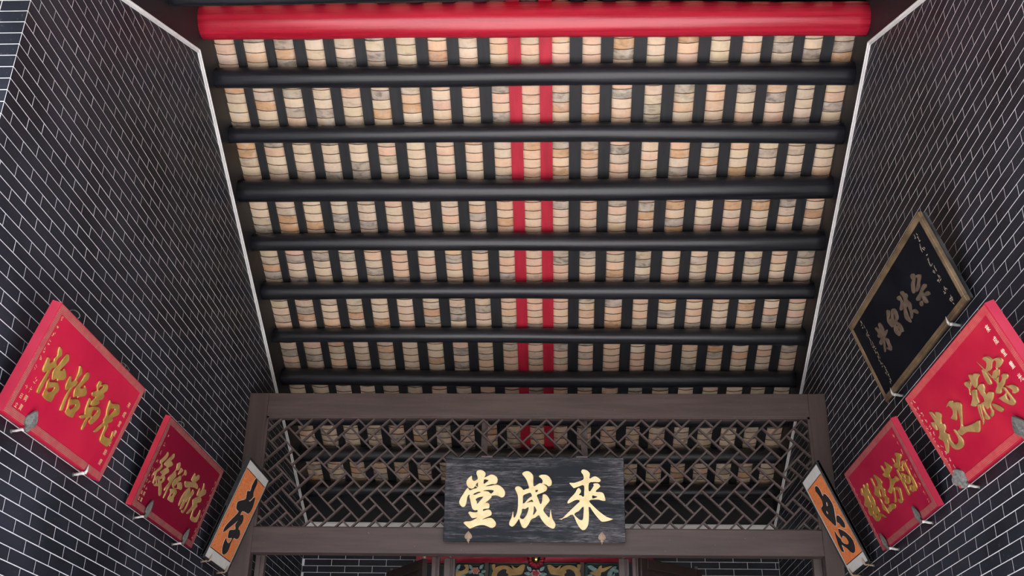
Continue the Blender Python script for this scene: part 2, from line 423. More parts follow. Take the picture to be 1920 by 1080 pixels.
def lay_wall(wall, axis, face, sgn, a0, a1, z0, zref, top, blen, jref, maxobj, clip=True):
    """axis 1: wall runs along y with face at x=face; axis 0: runs along x with face at y=face.
    sgn: direction the face looks.  top(a): height limit at position a"""
    full = blen - JT; h = CH - JT; dp = .03
    dims = (dp, full, h) if axis == 1 else (full, dp, h)
    me = brick_mesh('brick', *dims)
    cand = []; rest = MB()
    k0 = math.floor((z0 - zref) / CH)
    k = k0
    while True:
        zb = zref + k * CH
        if zb > 7.2: break
        off = jref + (blen / 2 if k % 2 else 0)
        n = math.floor((a0 - off) / blen)
        while off + n * blen < a1:
            s = max(off + n * blen, a0); e = min(off + (n + 1) * blen, a1)
            n += 1
            mid = (s + e) / 2
            if e - s < .03: continue
            if zb > max(top(s), top(e), top(mid)): continue
            zc = zb + CH / 2
            j = random.uniform(-.0003, .0004)
            f = face + sgn * j
            c = (f - sgn * dp / 2, mid, zc) if axis == 1 else (mid, f - sgn * dp / 2, zc)
            is_full = e - s > blen - .002
            area = 0
            if is_full:
                pts = []
                for aa in (s, e):
                    for zz in (zb, zb + CH):
                        p = project((face, aa, zz) if axis == 1 else (aa, face, zz)); pts.append(p)
                if all(pts):
                    ins = sum(1 for p in pts if 0 <= p[0] <= 1920 and 0 <= p[1] <= 1080)
                    if ins >= 3:
                        (ax, ay), (bx, by), (cx, cy), (dx, dy) = pts
                        area = abs((dx - ax) * (cy - by) - (cx - bx) * (dy - ay)) / 2
            cand.append((area, c, s, e, zb, f))
        k += 1
    cand.sort(key=lambda t: -t[0])
    no = 0
    for area, c, s, e, zb, f in cand:
        if area > 60 and no < maxobj:
            link('brick', me, wall, c); no += 1
        else:
            u0, u1 = s + JT / 2, e - JT / 2
            b = sorted((f, f - sgn * dp))
            if axis == 1: rest.box(b[0], b[1], u0, u1, zb + JT / 2, zb + CH - JT / 2)
            else: rest.box(u0, u1, b[0], b[1], zb + JT / 2, zb + CH - JT / 2)
    o = rest.build('brickwork', M['brick'], wall)
    tag(o, kind='stuff')

REC = .0006        # the pointing lies a little behind the brick faces
def gable(y0, y1, z0, zf):
    pts = [(y0, z0), (y1, z0), (y1, zf(y1))]
    if y0 < RY < y1: pts.append((RY, zf(RY)))
    pts.append((y0, zf(y0)))
    return pts
topz = lambda y: zroof(y, PR + RAFT + .05)
walls = {}
for side, face, sgn, zref, blen, jref, lab in (('left', XL, 1, 2.822, .284, 5.064 - .142, 'long wall of black bricks with white pointing, left of the lattice screen'),
                                        ('right', XR, -1, 3.081, .280, 5.276 - .14, 'long wall of black bricks with white pointing, right of the lattice screen')):
    w = MB().prism(gable(Y0 + .002, YB + .25, 0, topz), 0, face - sgn * .28, face - sgn * REC).build('wall_' + side, M['mortar'])
    fix_normals(w.data)
    tag(w, lab, kind='structure')
    lay_wall(w, 1, face, sgn, Y0, YB, 0, zref, lambda y: ztrim(y) - .01, blen, jref, 300)
    # smooth black band between the trim and the roof
    b = MB()
    pts = [(Y0, ztrim(Y0)), (RY, ztrim(RY)), (YB, ztrim(YB)), (YB, topz(YB)), (RY, topz(RY)), (Y0, topz(Y0))]
    b.prism(pts, 0, face - sgn * .02, face + sgn * .006)
    o = b.build('gable_band', M['blackwall'], w); fix_normals(o.data)
    tag(o, 'smooth black plaster band under the roof')
    walls[side] = w
    # white moulding that follows the two slopes: a flat fillet under a projecting cap
    t = MB()
    for (d0, d1, dep) in ((0, .008, .020), (.008, .027, .012)):
        for ya, yb in ((Y0, RY), (RY, YB)):
            q = [(ya, ztrim(ya) - d0), (yb, ztrim(yb) - d0), (yb, ztrim(yb) - d1), (ya, ztrim(ya) - d1)]
            t.prism(q, 0, face - sgn * .01, face + sgn * dep)
    o = t.build('trim_%d' % (1 if side == 'left' else 2), M['white']); fix_normals(o.data)
    tag(o, 'thin white gable moulding on the %s brick wall' % side, kind='structure')

# return faces at the front ends of the side walls
for side, face, sgn, zref in (('left', XL, 1, 2.822), ('right', XR, -1, 3.081)):
    out = face - sgn * 1.6
    x0, x1 = sorted((face - sgn * .0, out))
    w = MB().box(x0 + (.002 if sgn < 0 else 0), x1 - (.002 if sgn > 0 else 0), Y0 + REC, Y0 + .27, 0, 5.35).build('wall_front_' + side, M['mortar'])
    tag(w, 'short black brick return at the front end of the %s wall' % side, kind='structure')
    lay_wall(w, 0, Y0, -1, x0, x1, 0, zref, lambda x: 5.3, .284, face - sgn * .142 - .284 * 20, 60)

# back wall behind the lattice screen
w = MB().box(XL - .2, XR + .2, YB + REC, YB + .28, 0, topz(YB) + .05).build('wall_back', M['mortar'])
tag(w, 'black brick back wall seen under and through the lattice screen', kind='structure')
lay_wall(w, 0, YB, -1, XL, XR, 0, 3.884, lambda x: 4.20, .277, -2.134 - .277 * 4, 200)
b = MB().box(XL, XR, YB - .006, YB + .01, 4.25, topz(YB)).build('plaster_band', M['blackwall'], w)
tag(b, 'smooth black plaster above the white moulding')
t = MB()
t.box(XL, XR, YB - .034, YB + .01, 4.236, 4.252); t.box(XL, XR, YB - .024, YB + .01, 4.20, 4.236); t.box(XL, XR, YB - .016, YB + .01, 4.185, 4.20)
o = t.build('trim_3', M['white']); tag(o, 'white moulding along the top of the back brick wall', kind='structure')

# ------------------------------------------------------------------ roof: deck, rafters, tiles
RX = [-2.56, -2.399, -2.338, -2.173, -2.109, -1.956, -1.876, -1.732, -1.655, -1.503, -1.423, -1.279, -1.192, -1.044, -.956, -.813, -.726, -.587, -.495, -.360,
      -.265, -.127, -.032, .099, .193, .331, .422, .575, .670, .803, .894, 1.050, 1.137, 1.281, 1.367, 1.512, 1.590, 1.742, 1.816, 1.952, 2.030, 2.182]
GAPS = [(RX[2 * i], RX[2 * i + 1]) for i in range(21)]
NR = Vector((0, SA, CA)); DN = Vector((0, CA, -SA))             # far slope: outward normal, downhill
NR2 = Vector((0, -SA, CA)); DN2 = Vector((0, -CA, -SA))         # near slope
YE = 11.75
OFF_D = PR + RAFT + .075
deck = MB()  # deck added over the tiles as a light block, widened to shade the returns
deck.prism([(EAVE, zroof(EAVE, OFF_D)), (RY, zroof(RY, OFF_D)), (YE, zroof(YE, OFF_D)), (YE, zroof(YE, OFF_D + .12)), (RY, zroof(RY, OFF_D + .12)), (EAVE, zroof(EAVE, OFF_D + .12))], 0, XL - 1.75, XR + 1.75)
ceil = deck.build('ceiling', M['blackwall']); fix_normals(ceil.data)
tag(ceil, 'pitched roof seen from below, clay pan tiles between black rafters', kind='structure')

def slope_pt(far, s, off):
    """s: distance downhill from the ridge line, off: normal offset from the purlin line"""
    o = Vector((0, RY, zp(RY)))
    return o + (DN if far else DN2) * s + (NR if far else NR2) * off

def rafter(x0, x1, far, s1, red):
    b = MB(); v = []
    for s in (-.02 if far else 0.02, s1):
        for off in (PR, PR + RAFT):
            p = slope_pt(far, s, off)
            v += [(x0, p.y, p.z), (x1, p.y, p.z)]
    b.add(v, [(0, 1, 3, 2), (4, 6, 7, 5), (0, 4, 5, 1), (2, 3, 7, 6), (0, 2, 6, 4), (1, 5, 7, 3)])
    o = b.build('rafter', M['redrafter'] if red else M['rafter'], ceil); fix_normals(o.data)
    if red: tag(o, 'red painted rafter')
    return o
SF = (YE - RY) / CA; SN = (RY - EAVE) / CA
raf = [(XL - .03, GAPS[0][0])] + [(GAPS[i][1], GAPS[i + 1][0]) for i in range(20)] + [(GAPS[20][1], XR + .03)]
for i, (a, b) in enumerate(raf):
    if b - a < .004: continue
    rafter(a, b, True, SF, i in (10, 11)); rafter(a, b, False, SN, i in (10, 11))

# pan tiles: shallow troughs whose heads lie under the tile above
TP = .0835; TL = TP * 1.32; TW = .20; TH = .011; STEP = .0140; KA = 2.8
def tile_geo(far, w=TW):
    v = []; n = 6
    D = DN if far else DN2; Nn = NR if far else NR2
    for lay in (0, 1):
        for s in (0, TL):
            for i in range(n + 1):
                x = -w / 2 + w * i / n
                off = KA * x * x + STEP * s / TP + lay * TH
                p = D * s + Nn * off
                v.append((x, p.y, p.z))
    m_ = n + 1; f = []
    for i in range(n):
        f.append((i, i + 1, m_ + i + 1, m_ + i))
        f.append((2 * m_ + i, 3 * m_ + i, 3 * m_ + i + 1, 2 * m_ + i + 1))
        f.append((i, 2 * m_ + i, 2 * m_ + i + 1, i + 1))
        f.append((m_ + i, m_ + i + 1, 3 * m_ + i + 1, 3 * m_ + i))
    f.append((0, m_, 3 * m_, 2 * m_)); f.append((n, 2 * m_ + n, 3 * m_ + n, m_ + n))
    return v, f
tv, tf = tile_geo(True)
def head_edges(me, nt):
    """the head edge of every tile is dark"""
    me.materials.append(M['tile_edge'])
    for k in range(nt):
        for i in range(6): me.polygons[k * 26 + i * 4 + 2].material_index = 1
tile_me = mesh_of('roof_tile', tv, tf, M['tile_o']); fix_normals(tile_me); head_edges(tile_me, 1)
tv2, tf2 = tile_geo(False)

def tile_tint(col, row):
    """old sooty tiles towards the sides, cleaner pinkish ones along the middle"""
    mid = 1 - min(1, abs(col - 11.5) / 6.0)
    r = random.random()
    clean = mid * .8 + .25
    if r < clean * .55: c = (.82, .53, .36)
    elif r < clean * .8: c = (.80, .57, .39)
    elif r < .72: c = (.80, .61, .43)
    elif r < .86: c = (.68, .52, .37)
    else: c = (.52, .42, .325)
    if random.random() < .06: c = (.70, .41, .23)
    j = random.uniform(.92, 1.08)
    return (c[0] * j, c[1] * j * random.uniform(.97, 1.03), c[2] * j * random.uniform(.94, 1.06))

P_S = [(abs(6.666 + .4733 * k - RY)) / CA for k in range(11)]     # purlins, distance downhill
tiles = []
nrow = int(SF / TP)
for ci, (a, b) in enumerate(GAPS):
    ph = random.uniform(0, TP)
    for r in range(nrow):
        tiles.append((ci, (a + b) / 2, r, -.04 + ph + r * TP + random.uniform(-.004, .004)))
base_off = PR + RAFT - KA * .0725 ** 2 + .002
def hidden(s):
    # behind a purlin or the ridge beam as seen from the courtyard, or not in the picture's open bays
    if s < .17: return True
    for q in P_S:
        if q - .06 < s + TP * .5 < q + .10: return True
    return False
far_v, far_f, far_c = [], [], []
nobj = 0
tiles.sort(key=lambda t: t[3])
for ci, x, r, s in tiles:
    c = tile_tint(ci, r)
    p = slope_pt(True, s, base_off)
    rz = random.uniform(-.02, .02)
    if nobj < 300 and not hidden(s):
        o = link('roof_tile', tile_me, ceil, (x + random.uniform(-.004, .004), p.y, p.z))
        o.rotation_euler = (0, random.uniform(-.03, .03), rz)
        o.color = (*c, 1); nobj += 1
    else:
        b0 = len(far_v)
        dx = random.uniform(-.004, .004)
        for v in tv: far_v.append((v[0] + x + dx - v[1] * rz, v[1] + p.y, v[2] + p.z)); far_c.append(c)
        far_f += [tuple(b0 + i for i in q) for q in tf]
for ci, (a, b) in enumerate(GAPS):
    for r in range(int(SN / TP)):
        c = tile_tint(ci, r); p = slope_pt(False, .02 + r * TP, base_off); b0 = len(far_v)
        for v in tv2: far_v.append((v[0] + (a + b) / 2, v[1] + p.y, v[2] + p.z)); far_c.append(c)
        far_f += [tuple(b0 + i for i in q) for q in tf2]
me = mesh_of('roof_tiles', far_v, far_f, M['tile_s']); fix_normals(me)
head_edges(me, len(far_f) // 26)
at = me.color_attributes.new('tint', 'FLOAT_COLOR', 'POINT')
at.data.foreach_set('color', [x for c in far_c for x in (c[0], c[1], c[2], 1.0)])
tag(link('roof_tiles', me, ceil), kind='stuff')

# ------------------------------------------------------------------ ridge beam and purlins
def log(name, L, R, rl, rr, mat, seed, knots=True, wob=.006):
    rnd = random.Random(seed); n = 44; seg = 22
    pts = []; v = []; f = []
    ph = [rnd.uniform(0, 6.28) for _ in range(6)]
    for i in range(n + 1):
        t = i / n
        x = XL - .03 + (XR - XL + .06) * t
        y = L[0] + (R[0] - L[0]) * t + wob * math.sin(3.1 * t * 2 + ph[0]) * .6
        z = L[1] + (R[1] - L[1]) * t + wob * math.sin(4.3 * t * 1.5 + ph[1])
        r = (rl + (rr - rl) * t) * (1 + .022 * math.sin(9 * t + ph[2]) + .015 * math.sin(23 * t + ph[3]))
        for k in range(seg):
            a = 2 * math.pi * k / seg
            rr_ = r * (1 + .02 * math.sin(2 * a + ph[4] + t * 2) + .012 * math.sin(5 * a + ph[5] + t * 7))
            v.append((x, y + rr_ * math.cos(a), z + rr_ * math.sin(a)))
    for i in range(n):
        for k in range(seg):
            k2 = (k + 1) % seg
            f.append((i * seg + k, (i + 1) * seg + k, (i + 1) * seg + k2, i * seg + k2))
    f.append(tuple(range(seg))); f.append(tuple(n * seg + k for k in range(seg))[::-1])
    me = mesh_of(name, v, f, mat, True); fix_normals(me)
    o = link(name, me)
    return o
K = .85
def yz(a): return (a[0] * K, a[1] * K + CAM_Z)
rb = log('ridge_beam', yz((7.326, 6.055)), yz((7.331, 6.005)), .127, .124, M['redbeam'], 3, wob=.003)
tag(rb, 'thick glossy red ridge beam at the top of the roof', 'beam')
PUR = [((7.842, 5.851), (7.856, 5.839), .0785, .082), ((8.389, 5.620), (8.373, 5.570), .067, .081), ((8.880, 5.295), (8.929, 5.325), .0905, .0885),
       ((9.489, 5.071), (9.451, 5.047), .070, .0865), ((10.026, 4.795), (10.031, 4.791), .076, .0735), ((10.634, 4.561), (10.597, 4.527), .0645, .077),
       ((11.164, 4.285), (11.208, 4.277), .079, .0765)]
ORD = ['first', 'second', 'third', 'fourth', 'fifth', 'sixth', 'seventh']
for i, (a, b, r1, r2) in enumerate(PUR):
    o = log('purlin', yz(a), yz(b), r1, r2, M['purlin'], 20 + i)
    tag(o, 'black log purlin, %s below the red ridge beam' % ORD[i], 'purlin', 'black log purlins carrying the rafters')
for i, y in enumerate((9.982, 10.456, 10.929)):
    o = log('purlin', (y, zp(y) - .004), (y, zp(y) - .004), .074, .076, M['purlin'], 40 + i)
    tag(o, ('black log purlin just behind the top rail of the lattice screen', 'black log purlin seen through the lattice between its two rows of tiles', 'lowest black log purlin, seen through the lattice near the back wall')[i], 'purlin', 'black log purlins carrying the rafters')

y = RY - .62
o = log('purlin', (y, zp(y)), (y, zp(y)), .078, .078, M['purlin'], 60)
tag(o, 'black log purlin in front of the red ridge beam, at the top edge', 'purlin', 'black log purlins carrying the rafters')

# ------------------------------------------------------------------ lattice screen
YS = 8.551
scr = empty('lattice_screen', (0, YS, 0))
tag(scr, 'brown timber screen with diagonal openwork lattice across the hall', 'screen')
def part(name, mb, mat, parent, smooth=False):
    o = mb.build(name, mat, parent, smooth)
    fix_normals(o.data)
    return o
def rel(mb_box, *a): pass
px0, px1 = -2.408, 2.052
ZT, ZTR, ZBR, ZB_ = 4.742, 4.545, 3.620, 3.418
part('post', MB().bbox(XL, px0, 0, .10, 0, ZT, .004), M['brownv'], scr)
part('post', MB().bbox(px1, XR, 0, .10, 0, ZT, .004), M['brownv'], scr)
part('top_rail', MB().bbox(px0, px1, .002, .10, ZTR, ZT, .004), M['brown'], scr)
part('bottom_rail', MB().bbox(px0, px1, .002, .11, ZB_, ZBR, .004), M['brown'], scr)
fr = .018
lx0, lx1, lz0, lz1 = px0 + fr, px1 - fr, ZBR + .006, ZTR - fr
part('inner_frame', MB().box(px0, lx0, .012, .07, ZBR, ZTR), M['brownv'], scr)
part('inner_frame', MB().box(lx1, px1, .012, .07, ZBR, ZTR), M['brownv'], scr)
part('inner_frame', MB().box(px0, px1, .012, .07, lz1, ZTR), M['brown'], scr)
part('inner_frame', MB().box(px0, px1, .012, .07, ZBR, lz0), M['brown'], scr)
# pinwheel lattice: every bar runs past two small squares and is three units long
PER = .2592; U = PER / (2 * math.sqrt(2)); S2x, S2z = -1.772, 3.811
du = Vector((1, 1)) / math.sqrt(2) * U; dv = Vector((1, -1)) / math.sqrt(2) * U
org = Vector((S2x, S2z)) - (du + dv) / 2
def clip_seg(p, q):
    t0, t1 = 0.0, 1.0; d = q - p
    for c, lo, hi in ((0, lx0, lx1), (1, lz0, lz1)):
        if abs(d[c]) < 1e-9:
            if not lo <= p[c] <= hi: return None
            continue
        a, b = (lo - p[c]) / d[c], (hi - p[c]) / d[c]
        if a > b: a, b = b, a
        t0, t1 = max(t0, a), min(t1, b)
    if t1 - t0 < .02: return None
    return p + d * t0, p + d * t1
BW = .0066
for i in range(-30, 31):
    for j in range(-30, 31):
        if (i + j) % 2: continue
        o_ = org + du * (2 * i) + dv * (2 * j)
        if not (lx0 - .5 < o_.x < lx1 + .5 and lz0 - .5 < o_.y < lz1 + .5): continue
        for (a, b, up) in (((0, 0), (3, 0), 1), ((1, 1), (-2, 1), 1), ((1, 0), (1, 3), 0), ((0, 1), (0, -2), 0)):
            cs = clip_seg(o_ + du * a[0] + dv * a[1], o_ + du * b[0] + dv * b[1])
            if not cs: continue
            p, q = cs
            d = (q - p).normalized(); n = Vector((-d.y, d.x)) * BW
            y0, y1 = (.028, .058) if up else (.0285, .0575)
            m_ = MB()
            v = [(p.x - n.x, y0, p.y - n.y), (p.x + n.x, y0, p.y + n.y), (q.x + n.x, y0, q.y + n.y), (q.x - n.x, y0, q.y - n.y)]
            v += [(x, y1, z) for x, _, z in v]
            m_.add(v, [(0, 1, 2, 3), (7, 6, 5, 4), (0, 4, 5, 1), (1, 5, 6, 2), (2, 6, 7, 3), (3, 7, 4, 0)])
            part('lattice_bar', m_, M['brown'], scr)
for x in (-.597, .222):
    part('hanger_batten', MB().box(x - .025, x + .025, .075, .095, 4.16, ZTR), M['brown'], scr)

# ------------------------------------------------------------------ lettering
def smooth_poly(poly, n=3):
    out = []; m_ = len(poly)
    for i in range(m_):
        p0, p1, p2, p3 = (Vector(poly[(i + k) % m_]) for k in (-1, 0, 1, 2))
        # sharp tips stay sharp
        for s in range(n):
            t = s / n
            q = .5 * ((2 * p1) + (p2 - p0) * t + (2 * p0 - 5 * p1 + 4 * p2 - p3) * t * t + (3 * p1 - p0 - 3 * p2 + p3) * t ** 3)
            out.append(q)
    return out
def grow(poly, d):
    m_ = len(poly); out = []
    ar = sum(poly[i].x * poly[(i + 1) % m_].y - poly[(i + 1) % m_].x * poly[i].y for i in range(m_))
    sg = 1 if ar > 0 else -1
    for i in range(m_):
        e = (poly[(i + 1) % m_] - poly[i - 1])
        if e.length < 1e-9: out.append(poly[i]); continue
        n = Vector((e.y, -e.x)).normalized() * sg
        out.append(poly[i] + n * d)
    return out
def glyph_mesh(name, groups, mat, ext, bev, g=0.0, z=0.0):
    V = []; F = []
    for grp in groups:
        cu = bpy.data.curves.new('tmp', 'CURVE'); cu.dimensions = '2D'; cu.fill_mode = 'BOTH'
        cu.extrude = ext; cu.bevel_depth = bev; cu.bevel_resolution = 1
        for pi, poly in enumerate(grp):
            pts = smooth_poly([(x / 1e4, y / 1e4) for x, y in poly])
            pts = grow(pts, g - bev * .95 if pi == 0 else -(g - bev * .95))
            sp_ = cu.splines.new('POLY'); sp_.points.add(len(pts) - 1); sp_.use_cyclic_u = True
            for k, p in enumerate(pts): sp_.points[k].co = (p.x, p.y, 0, 1)
        ob = bpy.data.objects.new('tmp', cu)
        me = bpy.data.meshes.new_from_object(ob)
        b0 = len(V)
        V += [(v.co.x, v.co.y, v.co.z + ext + bev + z) for v in me.vertices]
        F += [tuple(b0 + i for i in p.vertices) for p in me.polygons]
        bpy.data.objects.remove(ob); bpy.data.curves.remove(cu); bpy.data.meshes.remove(me)
    return mesh_of(name, V, F, mat)
GLY = {}
def glyph_flat(ch):
    if ch not in GLY:
        cu = bpy.data.curves.new('tmp', 'FONT'); cu.body = ch; cu.size = 1.0; cu.offset = .006
        cu.align_x = 'CENTER'; cu.align_y = 'CENTER'
        ob = bpy.data.objects.new('tmp', cu)
        me = bpy.data.meshes.new_from_object(ob)
        GLY[ch] = ([(v.co.x, v.co.y) for v in me.vertices], [tuple(p.vertices) for p in me.polygons])
        bpy.data.objects.remove(ob); bpy.data.curves.remove(cu); bpy.data.meshes.remove(me)
    return GLY[ch]
def brush_marks(rnd):
    """strokes of a character too small to read in the photograph"""
    V = []; F = []
    for k in range(rnd.randint(5, 7)):
        x, y = rnd.uniform(-.3, .3), rnd.uniform(-.38, .38)
        ang = rnd.choice((0, 0, 1.57, 1.57, .9, -.9)) + rnd.uniform(-.15, .15); l = rnd.uniform(.18, .36); w = rnd.uniform(.035, .055)
        d = Vector((math.cos(ang), math.sin(ang))); n = Vector((-d.y, d.x)); p = Vector((x, y)); b0 = len(V)
        for q in (p - d * l * .6, p - d * l * .4 + n * w, p + d * l * .5 + n * w * .7, p + d * l * .6, p + d * l * .5 - n * w, p - d * l * .4 - n * w * .8): V.append((q.x, q.y))
        F.append(tuple(range(b0, b0 + 6)))
    return V, F
def text_column(name, chars, u, v0, v1, size, mat, parent, z=.0008, slant=0.0):
    """upright column of small characters from v0 down to v1; '?' stands for one that cannot be read"""
    V = []; F = []; n = len(chars); rnd = random.Random(len(chars) * 31 + int(u * 1000))
    u *= KF; v0 *= KF; v1 *= KF
    for k, ch in enumerate(chars):
        if ch == ' ': continue
        gv, gf = brush_marks(rnd) if ch == '?' else glyph_flat(ch)
        vv = v0 + (v1 - v0) * (k / max(1, n - 1)); b0 = len(V)
        V += [(x * size + u + slant * k, y * size + vv, z) for x, y in gv]
        F += [tuple(b0 + i for i in p) for p in gf]
    return tag(link(name, mesh_of(name, V, F, mat), parent), kind='stuff')

